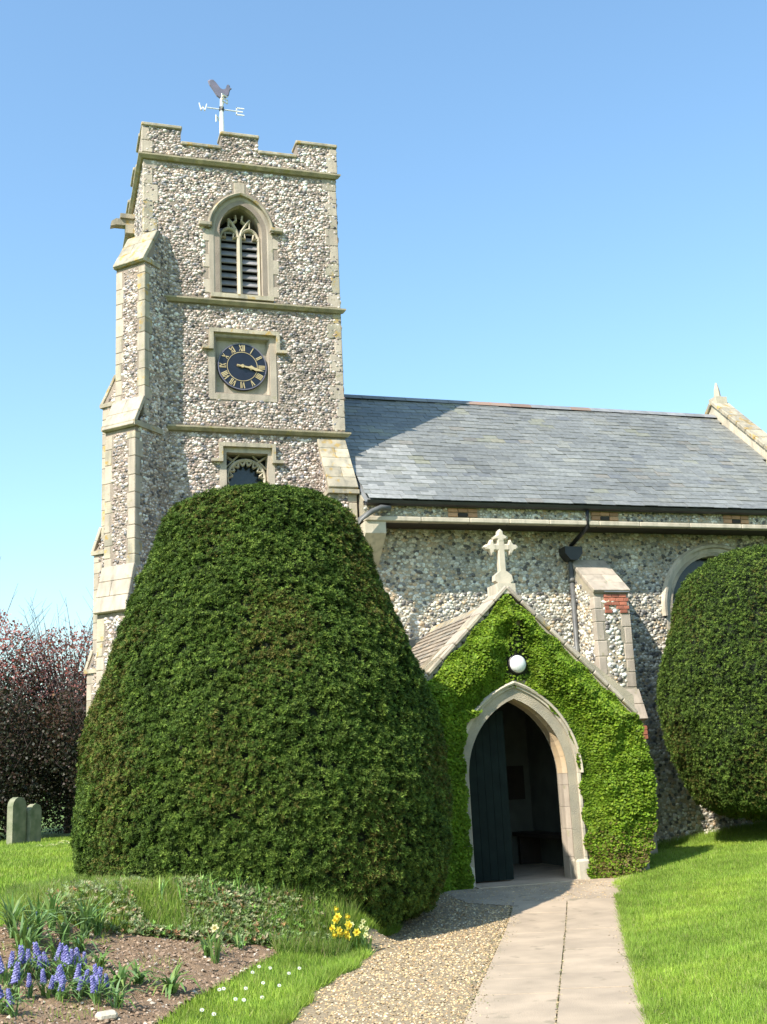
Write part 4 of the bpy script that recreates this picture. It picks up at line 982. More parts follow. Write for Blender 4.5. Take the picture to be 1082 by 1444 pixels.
    j, i = np.meshgrid(np.arange(nth), np.arange(nzr-1)); a = (i*nth+j).ravel(); b2 = (i*nth+(j+1) % nth).ravel()
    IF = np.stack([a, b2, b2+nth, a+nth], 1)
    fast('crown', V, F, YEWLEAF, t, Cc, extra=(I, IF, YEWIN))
    tb = MB(); x_, y_, z0_, z1_, r_ = trunk
    tb.tube([(x_, y_, z0_-.1), (x_-.03, y_, z0_+.3), (x_+.04, y_+.05, (z0_+z1_)/2), (x_, y_, z1_)], [r_*1.4, r_, r_*.85, r_*.6], 12)
    for k_ in range(6):
        a = k_*1.05+.4; tb.tube([(x_, y_, z0_+.35), (x_+.5*math.cos(a), y_+.5*math.sin(a), z0_+.75), (x_+1.1*math.cos(a), y_+1.1*math.sin(a), z0_+1.5)], [r_*.5, r_*.35, r_*.15], 7)
    tb.build('trunk', BARK, t, sm=True)
    return t
# profile runs from the foot up to the crown top
Y1 = [(.13,1.68,-.03),(.22,1.97,-.04),(.5,2.15,-.05),(.9,2.22,-.05),(1.45,2.25,-.05),(2.0,2.21,-.05),(2.7,2.07,-.05),(3.45,1.80,-.06),(4.1,1.52,-.07),(4.6,1.34,-.06),(4.95,1.20,-.05),(5.12,1.06,-.03),(5.22,.78,0),(5.28,.35,.02),(5.29,.02,.03)]
Y1 = [(z_*.97, q_*.945, c_-.03) for z_, q_, c_ in Y1]
yew('clipped_yew', 'huge dome shaped clipped yew tree left of the path in front of the tower', 2.70, 13.5, Y1, 270000, (2.70, 13.5, .6, 3.5, .25), brown=.6)
Y2 = [(.72,.55,-.1),(.82,1.3,-.1),(1.0,1.88,-.05),(1.35,2.18,0),(1.85,2.36,0),(2.4,2.42,0),(2.9,2.40,0),(3.5,2.26,0),(4.2,2.02,0),(4.6,1.80,0),(4.86,1.52,0),(4.97,1.1,0),(5.0,.5,0),(5.01,.02,0)]
yew('clipped_yew', 'broad clipped yew tree right of the porch standing on its own short trunk', 12.08, 15.75, Y2, 150000, (11.15, 15.4, .45, 3.0, .18), brown=.35)

# ivy over the porch front
def ivy():
    t = thing('climbing_ivy', 'bright green ivy covering the porch gable around the pointed doorway', 'ivy', (PC, PY-.1, .15))
    n0 = 190000; x = rng.uniform(4.45, 8.72, n0); z = rng.uniform(.12, 4.25, n0)
    def mask(x, z):
        gl = GZ-.08-(np.abs(x-PC))*((GZ-EZP)/PH)           # gable line
        edge = .02*np.sin(z*9)+.02*np.sin(z*23+1)
        xr = np.interp(z, [0, .15, .5, 1.2, 1.9, 2.4, 2.7], [PC+1.45, PC+1.6, PC+1.93, PC+2.03, PC+1.98, PC+1.86, PC+1.8]); xl = PC-PH-.1
        k_ = (z < gl-.02+.03*np.sin(x*15)) | ((z < EZP-.1) & (np.abs(x-PC) < 2.3))
        k_ &= (x < xr+edge-.02) & (x > xl+edge)
        k_ &= ~((z > 2.35) & (np.abs(x-PC) > (GZ-.06-z)/((GZ-EZP)/PH)+.02))
        k_ &= ~in_arch(x, z, PA, np.where(x < PC, np.clip(.09+(z-1.6)*.15, .09, .20), .195)+.03*np.sin(z*17)+.02*np.sin(x*21))
        hw_ = .17-.20*np.clip(z-3.2, 0, 1)-.25*np.clip(3.0-z, 0, 1)+.03*np.sin(z*31+x*17)+.02*np.sin(z*57)
        k_ &= ~((np.abs(x-6.58-.05*(z-3.2)) < hw_) & (z > 2.8) & (z < 3.75) & (rng.random(np.shape(x)) > .12)); k_ &= ~((x-6.57)**2+(z-3.14)**2 < .165**2)
        return k_
    k_ = mask(x, z); x, z = x[k_], z[k_]
    P0 = np.stack([x, np.full(len(x), PY), z], 1)
    # thickness: thick in the middle, thin near the stone edges
    cxx, aa, s_, hh, zz0 = PA; Rr = (aa*aa+hh*hh)/(2*aa); dar = np.where(z < s_, np.abs(x-PC)-aa, np.hypot(np.abs(x-PC)+Rr-aa, z-s_)-Rr)-.30
    dl = np.hypot(np.maximum(np.abs(x-6.57)-.2, 0), np.maximum(np.abs(z-3.2)-.35, 0))
    gl = (GZ-.08-np.abs(x-PC)*((GZ-EZP)/PH)-z)*.7
    thk = .04+.16*ss(0, .30, np.minimum(np.minimum(dar, dl), np.where(z > 2.4, gl, 9)))+.06*fbm(P0, 2.2, 3)+.05*fbm(P0, 6, 8)
    thk = np.where((x < PC) & (z < 2.5), np.maximum(thk, .12), np.maximum(thk, .03))
    dep = rng.random(len(x))**.4; P = P0.copy(); P[:, 1] -= thk*dep+.01
    Nn = np.stack([rng.normal(0, .55, len(x)), -np.ones(len(x))*.8, rng.normal(.75, .45, len(x))], 1)
    # leaf: five-sided, folded
    TV = np.array([(0,0,0), (.42,.25,.06), (.30,.75,.03), (0,1.05,-.05), (-.30,.75,.03), (-.42,.25,.06)]); TV = TV-np.array([0,.5,0]); TF = np.array([(0,1,2,3), (0,3,4,5)])
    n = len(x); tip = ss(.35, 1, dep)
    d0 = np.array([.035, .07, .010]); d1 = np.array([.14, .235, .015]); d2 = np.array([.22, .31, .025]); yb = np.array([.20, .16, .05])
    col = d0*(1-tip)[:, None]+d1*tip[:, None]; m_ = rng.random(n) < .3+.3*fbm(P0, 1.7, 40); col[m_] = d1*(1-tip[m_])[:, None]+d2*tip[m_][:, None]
    yl = ss(1.0, .25, z)*ss(7.2, 7.7, x)*.55; m_ = rng.random(n) < yl; col[m_] = yb*rng.uniform(.5, 1.1, (m_.sum(), 1))
    col *= rng.uniform(.75, 1.25, (n, 1))
    A, B, Cn = frames(Nn); s = rng.uniform(.024, .050, n)
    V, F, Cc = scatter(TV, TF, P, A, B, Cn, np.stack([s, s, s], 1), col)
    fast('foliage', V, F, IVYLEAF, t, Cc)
    # stems
    b = MB()
    for q in range(26):
        sx = rng.choice([rng.uniform(4.75, 5.3), rng.uniform(7.65, 8.4)]); px, pz_ = sx, .1; pts = [(px, PY-.03, pz_)]
        for _ in range(12):
            pz_ += rng.uniform(.12, .25); px += rng.uniform(-.12, .12)
            if not mask(np.array([px]), np.array([pz_]))[0]: break
            pts.append((px, PY-.025-.02*rng.random(), pz_))
        if len(pts) > 2: b.tube(pts, [.014*(1-i/len(pts))+.003 for i in range(len(pts))], 5)
    b.build('stems', BARK, t)
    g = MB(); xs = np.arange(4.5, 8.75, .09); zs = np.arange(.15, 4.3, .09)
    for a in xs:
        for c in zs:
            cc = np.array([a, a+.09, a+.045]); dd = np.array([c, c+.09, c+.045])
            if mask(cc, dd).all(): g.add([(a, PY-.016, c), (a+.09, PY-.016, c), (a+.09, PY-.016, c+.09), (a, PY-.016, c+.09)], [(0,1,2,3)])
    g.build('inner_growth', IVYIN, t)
ivy()
# dark sheet painting the shade of the ivy hollow behind the lamp
MB().box(6.33, 6.84, PY-.009, PY+.02, 2.92, 3.70).build('ivy_hollow_shade', IVYIN, porch)

# trees behind the churchyard on the left
def bush(name, label, cx_, cy_, z0_, h, rad, n, tabl, seed, twigs=60, leaf=.07, group=None, cat='tree', trunkr=.12):
    t = thing(name, label, cat, (cx_, cy_, z0_), group)
    d = rng.normal(size=(n, 3)); d /= np.linalg.norm(d, axis=1, keepdims=True); rr = rng.random(n)**.4
    c = np.array([cx_, cy_, z0_+h*.5]); P = c+d*rr[:, None]*np.array([rad, rad, h*.5])
    nz = fbm(P, .9, seed); keep = (nz > -.28+.35*(rr-.55)) & (P[:, 2] > z0_+.05); P = P[keep]; n = len(P)
    hgt = (P[:, 2]-z0_)/h
    col = np.where((rng.random(n) < ss(.45, .85, hgt))[:, None], pal(n, tabl[0], .3), pal(n, tabl[1], .3))  # dark leaves low down: shade within the crown painted into them
    TV = np.array([(0,0,0), (.4,.5,.05), (0,1,0), (-.4,.5,.05)]); TF = np.array([(0,1,2,3)])
    A, B, Cn = frames(rng.normal(size=(n, 3))+np.array([0,0,.5])); s = rng.uniform(.6, 1.3, n)*leaf
    V, F, Cc = scatter(TV, TF, P, A, B, Cn, np.stack([s, s, s], 1), col); fast('crown', V, F, LEAF, t, Cc)
    b = MB(); b.tube([(cx_, cy_, z0_-.2), (cx_+.05, cy_, z0_+h*.3), (cx_-.05, cy_, z0_+h*.6)], [trunkr, trunkr*.7, trunkr*.4], 8)
    rd = random.Random(seed)
    for k_ in range(twigs):
        a = rd.uniform(0, 2*PI); e = rd.uniform(.25, 1.0); st = np.array([cx_, cy_, z0_+h*rd.uniform(.1, .5)]); en = np.array([cx_+rad*1.0*e*math.cos(a), cy_+rad*e*math.sin(a), z0_+h*(rd.uniform(.75, 1.12) if e < .8 else rd.uniform(.5, .95))])
        mid = (st+en)/2+np.array([rd.uniform(-.2, .2), rd.uniform(-.2, .2), rd.uniform(-.1, .3)]); b.tube([st, mid, en], [.03, .014, .003], 5)
        for _ in range(4):
            s0 = mid+(en-mid)*rd.uniform(.2, 1); b.tube([s0, s0+np.array([rd.uniform(-.3, .3), rd.uniform(-.3, .3), rd.uniform(.15, .5)])], [.005, .002], 3)
    b.build('branches', TWIG, t); return t
COP = [(3,(.34,.11,.09)),(2,(.42,.20,.17)),(1,(.24,.13,.05)),(1,(.46,.30,.28))]; DG = [(3,(.020,.026,.012)),(2,(.040,.036,.018)),(1,(.05,.028,.02))]
bush('copper_tree', 'reddish copper leaved tree at the left edge of the churchyard', -1.9, 29.6, .6, 6.1, 2.4, 34000, (COP, DG), 3, 90)
bush('copper_tree', 'copper leaved tree with bare twig tops close to the tower foot', .9, 30.6, .6, 5.3, 2.2, 32000, (COP, DG), 11, 120)
bush('evergreen_bush', 'dark evergreen bush standing behind the two gravestones', -.9, 27.6, .6, 3.5, 1.7, 22000, ([(1,(.03,.035,.014)), (1,(.06,.035,.02))], DG), 21, 40, cat='bush')
bush('evergreen_bush', 'dark evergreen bush beside the left foot of the tower', 1.3, 27.4, .6, 3.5, 1.6, 22000, ([(1,(.035,.035,.014)), (1,(.07,.035,.02))], DG), 27, 40, cat='bush')
bush('evergreen_bush', 'dark evergreen bush far left beyond the frame of gravestones', -3.6, 28.2, .6, 3.8, 1.9, 16000, ([(1,(.03,.035,.014))], DG), 33, 30, cat='bush')
bush('hedge_tree', 'dense dark tree filling the gap behind the bushes', -.6, 33.5, .6, 4.6, 3.2, 26000, (DG, DG), 41, 40)

# headstones
def headstone(label, x, y, h, w_, rot, th=.09):
    z = float(hz(x, y))-.1; n = 8; o = [(-w_/2, 0), (w_/2, 0)]+[(w_/2*math.cos(a), h+w_*.42*math.sin(a)) for a in np.linspace(0, PI, n)]
    cr, sr = math.cos(rot), math.sin(rot); q = len(o)
    V = [(x+a*cr-yo*sr, y+a*sr+yo*cr, z+b_) for yo, g in ((-th/2, 1), (th/2, 1)) for a, b_ in o]
    F = [(i, (i+1) % q, q+(i+1) % q, q+i) for i in range(q)]+[tuple(range(q-1, -1, -1)), tuple(range(q, 2*q))]
    tag(build('headstone', V, F, HEADST), label, 'gravestone')
headstone('taller round topped mossy gravestone at the left edge of the lawn', -.27, 25, .86, .42, R(52), .14)
headstone('shorter round topped pale gravestone beside the taller one', .06, 25.3, .74, .34, R(52), .13)
headstone('tiny pale gravestone seen between the two larger ones', -.12, 26.4, .62, .3, R(52), .1)

# ---------------------------------------------------------------- grass, gravel, soil
def in_view(x, y, m=.06):
    """rough wedge the photograph (and a step to either side) could see"""
    a = np.arctan2(x, y); return (a > -.32) & (a < .90)
def blades(name, x, y, h, w_, table, lean=.35, label=None, zoff=0., m=GRASS):
    n = len(x); z = hz(x, y)+zoff; a = rng.uniform(0, 2*PI, n); ln_ = rng.normal(0, lean, (n, 2))*h[:, None]
    col = pal(n, table, .25)
    q = np.array([mnoise.noise((a_*.9, b_*.9, 5)) for a_, b_ in zip(x[::8], y[::8])]) if False else (np.sin(x*1.9+1.3*np.sin(y*1.3))+np.sin(y*2.3+1.7*np.sin(x*1.1+2))+.6*np.sin(x*5.1+y*3.7+2*np.sin(y*2.9)))*.5
    col = col*(1+.10*q[:, None])*np.array([1, 1, 1])+np.clip(q, 0, 1)[:, None]*np.array([.035, .02, .0])
    sx, sy_ = np.cos(a)*w_/2, np.sin(a)*w_/2
    V = np.stack([np.stack([x-sx, y-sy_, z-.012], 1), np.stack([x+sx, y+sy_, z-.012], 1), np.stack([x+ln_[:, 0], y+ln_[:, 1], z+h], 1)], 1).reshape(-1, 3)
    F = np.arange(3*n).reshape(-1, 3); return V, F, np.repeat(col, 3, 0)
LAWN = [(4,(.24,.37,.045)),(3,(.29,.42,.06)),(2,(.18,.30,.035)),(1,(.36,.39,.12))]
out = []
def lawn_pts(n, x0, x1, y0, y1, ok):
    x = rng.uniform(x0, x1, n); y = rng.uniform(y0, y1, n); k_ = ok(x, y) & in_view(x, y); return x[k_], y[k_]
not_ch = lambda x, y: ~((y > 14.9) & (x > 4.4) & (x < 8.45)) & ~((y > 18.2) & (x > 1.2)) & ~((x > 9.15) & (x < 9.9) & (y > 17.1))
right_ok = lambda x, y: (x > path_r(y)+.03*np.sin(y*7)+.015*np.sin(y*31)) & not_ch(x, y)
for n, x0, x1, y0, y1, hh, ww in ((160000, 3.2, 9.5, 5.6, 10.5, .035, .007), (170000, 5, 13, 10.5, 14.5, .035, .009), (120000, 7.4, 17, 14, 18.2, .04, .012)):
    x, y = lawn_pts(n, x0, x1, y0, y1, right_ok); out.append(blades('g', x, y, hh*rng.uniform(.6, 1.4, len(x)), ww, LAWN))
left_ok = lambda x, y: (x < grav_l(y)+.05*np.sin(y*3.1)+.03*np.sin(y*9.7+1)) & ~in_poly(x, y, BED)
x, y = lawn_pts(230000, -3, 4.2, 6.2, 12.2, lambda x, y: left_ok(x, y)); out.append(blades('g', x, y, .045*rng.uniform(.5, 1.5, len(x)), .007, LAWN, .4))
x, y = lawn_pts(140000, -6, 3, 12, 27, lambda x, y: (x < 1.5) & ~((np.hypot(x-2.76, y-13.75) < 2.0))); out.append(blades('g', x, y, .05*rng.uniform(.6, 1.4, len(x)), .014, LAWN))
# ragged longer fringe along path edges and wall foot
y = rng.uniform(6.5, 13.4, 9000); x = path_r(y)+rng.uniform(-.03, .08, 9000); out.append(blades('g', x, y, rng.uniform(.03, .075, 9000), .007, LAWN, .5))
y = rng.uniform(7, 12.6, 12000); x = grav_l(y)+.05*np.sin(y*3.1)+.03*np.sin(y*9.7+1)+rng.uniform(-.12, .05, 12000); out.append(blades('g', x, y, rng.uniform(.04, .10, 12000), .008, LAWN, .5))
x = rng.uniform(8.5, 14, 9000); y = 18.2-rng.random(9000)**2*.3; k_ = not_ch(x, y); out.append(blades('g', x[k_], y[k_], rng.uniform(.05, .16, k_.sum()), .009, LAWN, .3))
V, F, Cc = join(out); o = fast('lawn_grass', V, F, GRASS, None, Cc, kind='stuff'); o['label'] = 'short bright green lawn grass on both sides of the path'
# gravel
n = 60000; y = 6.6+(15.0-6.6)*rng.random(n)**1.25; x = rng.uniform(0, 7.6, n); k_ = grav_mask(x, y) & in_view(x, y); x, y = x[k_], y[k_]
x2 = path_l(y[:1500])+rng.uniform(0, .12, 1500); n = len(x)
OV = np.array([(1,0,0),(0,1,0),(-1,0,0),(0,-1,0),(0,0,1)]); OF = np.array([(0,1,4),(1,2,4),(2,3,4),(3,0,4)])
P = np.stack([x, y, hz(x, y)+.004], 1); A, B, Cn = frames(np.stack([rng.normal(0, .5, n), rng.normal(0, .5, n), np.ones(n)], 1)); s = rng.uniform(.006, .013, n)*(1+.04*(y-7))
GP = [(5,(.52,.37,.18)),(3,(.60,.46,.27)),(2,(.37,.25,.12)),(1,(.66,.56,.40)),(1,(.22,.17,.11)),(1,(.46,.28,.14))]
V, F, Cc = scatter(OV, OF, P, A, B, Cn, np.stack([s*rng.uniform(.8, 1.5, n), s, s*.7], 1), pal(n, GP, .15), jit=.3)
o = fast('gravel', V, F, PEBBLE, None, Cc, kind='stuff'); o['label'] = 'loose golden gravel beside the paved slabs'
n = 2600; y = rng.uniform(6.6, 13.2, n); t_ = rng.choice([0., .51, 1.], n, p=[.5, .2, .3]); x = path_l(y)+(path_r(y)-path_l(y))*t_+rng.normal(0, 1, n)*np.where(t_ == .51, .008, .07); n = len(x)
P = np.stack([x, y, hz(x, y)+.018], 1); A, B, Cn = frames(np.stack([rng.normal(0, .4, n), rng.normal(0, .4, n), np.ones(n)], 1)); s = rng.uniform(.003, .009, n)
V, F, Cc = scatter(OV, OF, P, A, B, Cn, np.stack([s*1.3, s, s*.6], 1), pal(n, [(3,(.48,.36,.2)),(2,(.12,.13,.04)),(2,(.20,.16,.10))], .2), jit=.3)
o = fast('drifted_grit', V, F, PEBBLE, None, Cc, kind='stuff'); o['label'] = 'grit and moss crumbs scattered over the edges and joint of the slabs'
# soil clods
n = 16000; x = rng.uniform(-1, 2.3, n); y = rng.uniform(7, 11.3, n); k_ = in_poly(x, y, BED) & in_view(x, y); x, y = x[k_], y[k_]; n = len(x)
P = np.stack([x, y, hz(x, y)+.016], 1); A, B, Cn = frames(np.stack([rng.normal(0, .4, n), rng.normal(0, .4, n), np.ones(n)], 1)); s = .004+.016*rng.random(n)**3
V, F, Cc = scatter(OV, OF, P, A, B, Cn, np.stack([s*1.2, s, s*.8], 1), pal(n, [(5,(.25,.17,.11)),(3,(.31,.22,.15)),(2,(.17,.12,.075)),(1,(.46,.40,.32))], .2), jit=.3)
o = fast('soil_crumbs', V, F, SOILP, None, Cc, kind='stuff'); o['label'] = 'crumbly brown soil of the flower bed'
n = 5200; x = rng.uniform(-.4, 2.3, n); y = rng.uniform(7.6, 11.3, n); cl = np.sin(x*6.1+2*np.sin(y*3.3))+np.sin(y*5.3+1.5*np.sin(x*4.1)); k_ = in_poly(x, y, BED) & ((cl > 1.15) | ((x < .55) & (y < 9.3) & (cl > .1))); x, y = x[k_], y[k_]
V, F, Cc = blades('w', x, y, rng.uniform(.02, .085, len(x)), .008, LAWN, .5); o = fast('bed_weeds', V, F, GRASS, None, Cc, kind='stuff'); o['label'] = 'thin grass and weeds seeding into the flower bed soil'
# bank vegetation between bed and yew
out = []
n = 60000; x = rng.uniform(-.2, 3.7, n); y = rng.uniform(10.9, 12.6, n); k_ = ((y > 11.15) | (x > 2.2) | (x < .1)) & (x < grav_l(y)-.15)
x, y = x[k_], y[k_]; P0 = np.stack([x, y, x*0], 1); gr = fbm(P0, 1.6, 77); right = x > 2.35; hgt = np.where(right, .13, .07+.10*np.clip(gr+.3, 0, 1))*rng.uniform(.6, 1.5, len(x))
BK = [(4,(.20,.31,.045)),(3,(.15,.25,.04)),(2,(.27,.34,.08)),(1,(.36,.33,.16))]
out.append(blades('b', x, y, hgt, .010, BK, .35))
V, F, Cc = join(out); o = fast('bank_grass', V, F, GRASS, None, Cc, kind='stuff'); o['label'] = 'long rough grass growing on the bank under the yew'
n = 14000; x = rng.uniform(.15, 2.75, n); y = rng.uniform(11.1, 12.3, n); gr = fbm(np.stack([x, y, x*0], 1), 1.3, 50); k_ = (rng.random(n) < .25+1.1*(x > .9)*(x < 2.5)) & (gr > -.35); x, y = x[k_], y[k_]; n = len(x)
P = np.stack([x, y, hz(x, y)+rng.uniform(.01, .10, n)], 1)
V, F, Cc = shoots(P, np.stack([rng.normal(0, .5, n), rng.normal(-.4, .5, n), np.ones(n)], 1), pal(n, [(4,(.31,.37,.18)),(3,(.23,.33,.12)),(2,(.42,.37,.22)),(1,(.42,.24,.12)),(2,(.20,.36,.07))], .25), [shoot(6, .036, .014, 1.0, s) for s in (21, 22, 23)], .7, 1.5)
o = fast('ground_cover', V, F, LEAF, None, Cc, kind='stuff'); o['label'] = 'grey green low ground cover plants on the bank'
# stone edging on top of the bank
ed = thing('stone_edging', 'low mossy stone edging along the lawn at the foot of the yew', 'edging', (1.0, 11.9, .68))
x = .05
while x < 2.3:
    L = random.uniform(.28, .45); y = 12.05-.12*x; block('edging_stone', (x+L/2, y, float(hz(x, y))+.03), (L/2-.005, .07, .05), STONE_W, ed, ((.993, -.12, 0), (.12, .993, 0), (0,0,1)), ch=.02); x += L

# strap-leaved plants
def straps(n, L, W, spread, seed, droop=.5):
    r_ = random.Random(seed); V = []; F = []; C_ = []
    for k_ in range(n):
        a = r_.uniform(0, 2*PI); t = spread*r_.uniform(.2, 1); l_ = L*r_.uniform(.65, 1.1); d = np.array([math.cos(a), math.sin(a), 0]); s_ = np.array([-d[1], d[0], 0]); b_ = len(V); q = 5
        bx, by = r_.uniform(-.03, .03), r_.uniform(-.03, .03); c_ = np.array(r_.choice([(.13,.24,.05), (.17,.29,.08), (.16,.26,.10), (.22,.31,.08)]))*r_.uniform(.8, 1.2)
        for i in range(q):
            f_ = i/(q-1); tt = t*(1+droop*f_*f_*2.2); ww = W*(math.sin(PI*(.18+.80*f_))**.7)
            p = np.array([bx, by, 0])+d*l_*f_*math.sin(tt*(.5+.5*f_))+np.array([0,0,1])*l_*f_*math.cos(min(tt*(.45+.55*f_), 1.7))
            V += [p-s_*ww/2, p+s_*ww/2+np.array([0,0,.002])]; C_ += [c_, c_]
        F += [(b_+2*i, b_+2*i+1, b_+2*i+3, b_+2*i+2) for i in range(q-1)]
    return np.array(V), F, np.array(C_)
def put(name, V, F, Cc, m, parent, at, sc=1., rot=0.):
    cr, sr = math.cos(rot), math.sin(rot); V = np.array(V)*sc; V = V @ np.array([[cr, sr, 0], [-sr, cr, 0], [0, 0, 1]]); return build(name, V+np.array(at), F, m, parent, col=Cc)
def hyac_spike(seed):
    r_ = random.Random(seed); V = []; F = []; C_ = []
    for k_ in range(46):
        f_ = k_/45; zz = .115+.13*f_; a = k_*2.4; rr = .022*(1-.55*f_); d = np.array([math.cos(a), math.sin(a), -.15]); c = np.array([0, 0, zz])+d*rr
        s_ = np.array([-d[1], d[0], 0]); up = np.cross(d, s_); b_ = len(V); q = .017*(1-.35*f_); cc = np.array(r_.choice([(.20,.19,.48), (.26,.25,.56), (.34,.33,.62), (.15,.14,.38)]))
        V += [c-d*q*.6, c+s_*q, c+up*q, c-s_*q, c-up*q, c+d*q*1.0]; F += [(b_,b_+2,b_+1), (b_,b_+3,b_+2), (b_,b_+4,b_+3), (b_,b_+1,b_+4), (b_+5,b_+1,b_+2), (b_+5,b_+2,b_+3), (b_+5,b_+3,b_+4), (b_+5,b_+4,b_+1)]; C_ += [cc]*6
    return np.array(V), F, np.array(C_)
def stalk(h, r_=.005):
    b = MB(); b.tube([(0,0,0), (.004,0,h*.5), (0,0,h)], r_, 5); return np.array(b.V), b.F, np.tile((.12,.2,.06), (len(b.V), 1))
HS = [hyac_spike(s) for s in range(3)]; HL = [straps(17, .24, .016, .7, 60+s) for s in range(3)]; SK = stalk(.22, .006)
hy = [(.02,9.32),(.10,9.38),(.16,9.30),(.08,9.24),(-.02,9.22),(.20,9.42),(.27,9.36),(.33,9.44),(.38,9.38),(.30,9.28),(.42,9.50),(-.12,9.12),(-.15,9.0),(.12,8.78),(.19,8.84),(.26,8.76),(.15,8.68),(.33,8.9),(.38,8.8),(.42,8.92),(.35,8.72),(.45,8.75),(.02,8.7),(-.08,8.62),(.50,8.95),(.22,8.62),(-.14,8.25),(-.08,8.18),(.0,10.28),(.08,10.4),(.55,8.82),(.47,8.62)]
for i, (x, y) in enumerate(hy):
    z = float(hz(x, y))+.01; s = random.uniform(.62, 1.0); q = ('blue violet hyacinth in the rear drift of the blue cluster in the flower bed' if y > 9.1 else ('blue hyacinth at the extreme left front corner of the flower bed' if x < 0 else 'blue violet hyacinth in the front drift of the blue cluster near the pale stone')) if y < 10 else 'small blue hyacinth among the tall leaves at the back of the bed'
    t = thing('hyacinth', q, 'flower', (x, y, z), ('rear drift of blue hyacinths' if y > 9.1 else ('blue hyacinths at the left front corner' if x < 0 else 'front drift of blue hyacinths')) if y < 10 else 'blue hyacinths at the back of the bed')
    V, F, Cc = HL[i % 3]; put('leaves', V, F, Cc, LEAF, t, (x, y, z), s, random.uniform(0, 6))
    V, F, Cc = HS[i % 3]; put('flower_spike', V, F, Cc, PETAL, t, (x, y, z), s, random.uniform(0, 6)); V, F, Cc = SK; put('stem', V, F, Cc, LEAF, t, (x, y, z), s); t.rotation_euler = (random.uniform(-.22, .22), random.uniform(-.25, .25), 0)
plants = [(-.05, 10.02, 14, .30, .024, .6, 'lower front clump of the strap leaves at the far left'), (.42, 10.25, 10, .22, .022, .7, 'small leafy tuft in front of the upright clumps'), (.20, 10.75, 14, .32, .024, .5, 'rearmost strap leaved clump against the lawn edge at left'), (.06, 10.25, 16, .36, .026, .5, 'clump of tall strap leaves at the left back of the flower bed'), (-.12, 10.3, 14, .34, .026, .55, 'leafy clump at the far left edge of the flower bed'), (.30, 10.45, 12, .30, .024, .6, 'middle one of the strap leaved clumps by the left lawn edge'),
          (.48, 10.85, 16, .34, .026, .45, 'upright leafy clump left of the bare soil'), (.60, 11.05, 12, .30, .024, .5, 'upright leafy clump tight against the grassy bank'), (.66, 9.15, 12, .20, .028, .85, 'low tulip leaf rosette right of the blue flowers'), (.80, 9.32, 9, .18, .026, .9, 'smaller leaf rosette behind the one by the blue flowers'),
          (1.03, 9.1, 14, .22, .030, .9, 'spreading rosette of broad leaves in the middle of the soil'), (1.50, 10.5, 10, .20, .026, .8, 'leaf rosette just behind the pale daffodil'), (.60, 8.55, 9, .18, .022, .8, 'sparse leaf tuft at the front of the bed next to the hyacinths'), (.55, 9.75, 9, .16, .022, .8, 'small tuft of leaves in bare soil left of centre'),
          (-.02, 9.7, 12, .30, .024, .5, 'leafy clump just behind the blue flowers'), (1.85, 10.95, 9, .16, .02, .8, 'small leafy tuft at the right back corner of the soil'), (.22, 9.85, 10, .24, .022, .6, 'short leafy clump between the tall leaves and the blue flowers')]
for i, (x, y, n, L, W, sp_, lab) in enumerate(plants):
    z = float(hz(x, y))+.01; V, F, Cc = straps(int(n*2), L*1.15, W, sp_, 200+i); o = build('leafy_plant', np.array(V)+np.array([x, y, z]), F, LEAF, col=Cc); tag(o, lab, 'plant', 'leafy bulbs in the flower bed')
def daff_head(c, d, r_, petal, cup):
    d = np.array(d, float); d /= np.linalg.norm(d); s_ = np.cross(d, (0,0,1)); s_ /= np.linalg.norm(s_); u_ = np.cross(s_, d); V = []; F = []; C_ = []
    for k_ in range(6):
        a = k_*PI/3; p = s_*math.cos(a)+u_*math.sin(a); q = -s_*math.sin(a)+u_*math.cos(a); b_ = len(V); V += [c, c+p*r_*.6+q*r_*.3+d*.003, c+p*r_+d*.006, c+p*r_*.6-q*r_*.3+d*.003]; F.append((b_, b_+1, b_+2, b_+3)); C_ += [petal]*4
    b_ = len(V)
    for rr, dd in ((.25, 0), (.3, .6), (.42, .75)):
        for k_ in range(8): a = k_*PI/4; V.append(c+(s_*math.cos(a)+u_*math.sin(a))*r_*rr+d*r_*dd); C_.append(cup)
    F += [(b_+i*8+k_, b_+i*8+(k_+1) % 8, b_+(i+1)*8+(k_+1) % 8, b_+(i+1)*8+k_) for i in range(2) for k_ in range(8)]
    return V, F, C_
def daffodil(x, y, lab, h=.3, petal=(.80,.68,.06), cup=(.80,.58,.04), rot=0, group=None, nl=3, r_=.04):
    z = float(hz(x, y)); t = thing('daffodil', lab, 'flower', (x, y, z), group); dx, dy = math.sin(rot)*.05, -math.cos(rot)*.05
    b = MB(); b.tube([(x, y, z), (x, y, z+h*.6), (x+dx*.4, y+dy*.4, z+h)], .005, 5); build('stem', b.V, b.F, LEAF, t, col=np.tile((.12,.22,.05), (len(b.V), 1)))
    V, F, Cc = daff_head(np.array([x+dx*.7, y+dy*.7, z+h]), (dx, dy, .005), r_, petal, cup); build('flower_head', V, F, PETAL, t, col=np.array(Cc))
    V, F, Cc = straps(nl, h*1.0, .018, .4, int(x*1000)); build('leaves', np.array(V)+np.array([x, y, z]), F, LEAF, t, col=Cc)
daffodil(1.53, 10.25, 'single pale cream daffodil standing alone in the flower bed', .30, (.75,.70,.42), (.75,.6,.2), -.2, nl=9)
for i in range(13): daffodil(2.74+.28*random.random(), 11.10+.22*random.random(), 'yellow daffodil in the bright clump at the foot of the yew', random.uniform(.14, .24), rot=random.uniform(-1.3, .9), group='yellow daffodils by the yew', r_=.042)
for i in range(5): daffodil(3.02+.12*random.random(), 11.15+.12*random.random(), 'pale daffodil at the right side of the yellow clump', random.uniform(.18, .28), (.70,.72,.35), (.7,.65,.3), rot=random.uniform(-1, .6), group='pale daffodils by the yew', r_=.03)
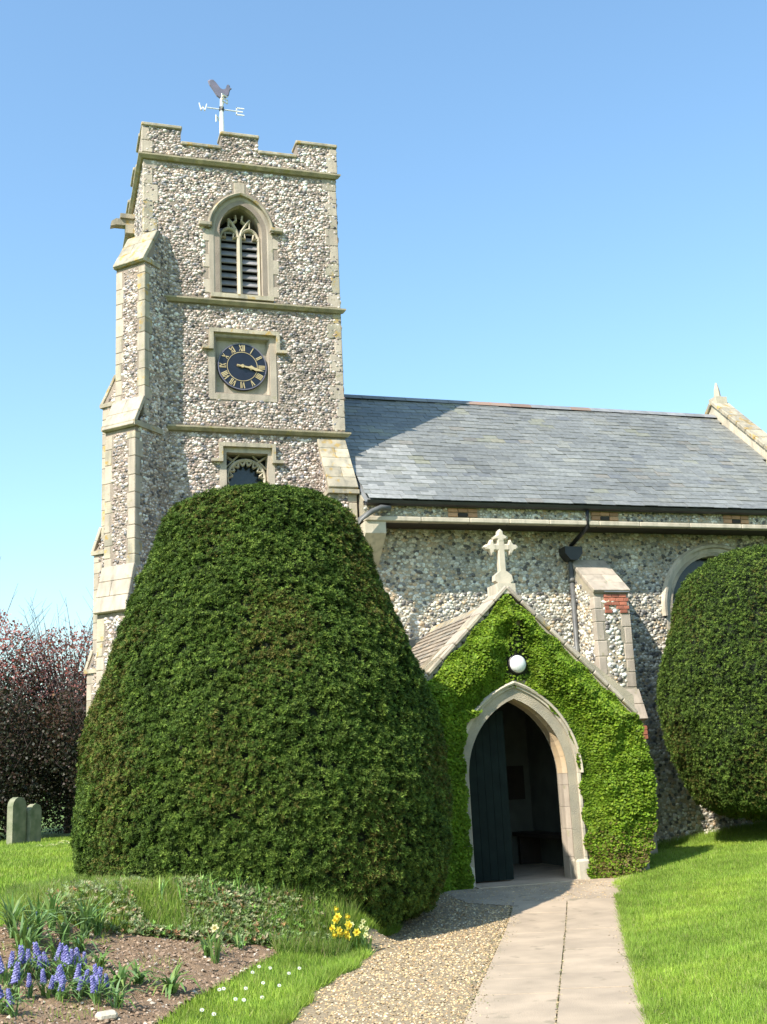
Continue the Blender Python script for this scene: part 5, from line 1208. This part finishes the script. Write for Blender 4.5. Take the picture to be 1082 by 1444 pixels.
# pale narcissus leaves and buds against the foot of the yew
for i in range(12):
    x = 1.2+1.35*random.random(); y = 11.42+.12*random.random(); z = float(hz(x, y)); V, F, Cc = straps(5, .26, .014, .3, 400+i)
    tag(build('narcissus', np.array(V)+np.array([x, y, z]), F, LEAF, col=np.array(Cc)*1.6), 'thin pale leaved narcissus against the dark foot of the yew', 'plant', 'narcissus along the foot of the yew')
# daisies
DAI = [(1.4,9.2),(1.44,9.24),(1.48,8.94),(1.54,8.93),(1.8,9.53),(1.78,9.88),(1.97,10.1),(1.88,10.12),(2.44,11.15),(2.24,10.18),(1.18,8.56),(1.25,8.47),(1.92,9.48),(1.62,9.3),(2.1,9.95),(1.7,9.05)]
for i, (x, y) in enumerate(DAI):
    z = float(hz(x, y)); t = thing('daisy', 'tiny white daisy in the grass strip between bed and gravel', 'flower', (x, y, z), 'daisies in the lawn strip'); V = []; F = []
    for k_ in range(9): a = k_*2*PI/9; V += [(x+rr_*math.cos(a+da), y+.7*rr_*math.sin(a+da), z+.040+.7*rr_*math.sin(a+da)) for rr_, da in ((0, 0), (.012, -.3), (.018, 0), (.012, .3))]; F.append((4*k_, 4*k_+1, 4*k_+2, 4*k_+3))
    build('petals', V, F, PETAL, t, col=(.8,.8,.78)); b = MB(); b.tube([(x, y+.002, z+.034), (x, y-.003, z+.044)], [.005, .004], 6); build('flower_centre', b.V, b.F, PETAL, t, col=(.7,.5,.05))
# pale stone and primroses
V, F = cblock((.51, 8.28, float(hz(.51, 8.28))+.03), (.07, .045, .03), ((.95,.3,0),(-.3,.95,0),(0,0,1)), ch=.02); tag(build('pale_stone', V, F, STONE_PALE), 'pale stone lying at the front of the flower bed', 'stone')
for i, (x, y) in enumerate(((.56, 21.9), (.36, 22.3), (.16, 22.6))):
    z = float(hz(x, y)); V = []; F = []; C_ = []
    for k_ in range(60):
        a, e = random.uniform(0, 2*PI), random.uniform(.1, 1.2); c = np.array([x+.15*math.cos(a)*math.sin(e), y+.15*math.sin(a)*math.sin(e), z+.04+.10*math.cos(e)]); b_ = len(V)
        for q in range(4): V.append(c+.022*np.array([math.cos(q*PI/2+a), math.sin(q*PI/2+a), .3*math.cos(q)])); C_.append((.72,.74,.35) if k_ % 3 else (.1,.2,.04))
        F.append((b_, b_+1, b_+2, b_+3))
    lab = ('pale yellow primrose clump on the lawn touching the yew', 'smaller primrose clump left of the one by the yew', 'primrose clump nearest to the gravestones')[i]
    sc = (1, .6, .5)[i]; V = np.array(V); V = np.array([x, y, z])+(V-np.array([x, y, z]))*sc; tag(build('primrose', V, F, PETAL, col=np.array(C_)), lab, 'flower')
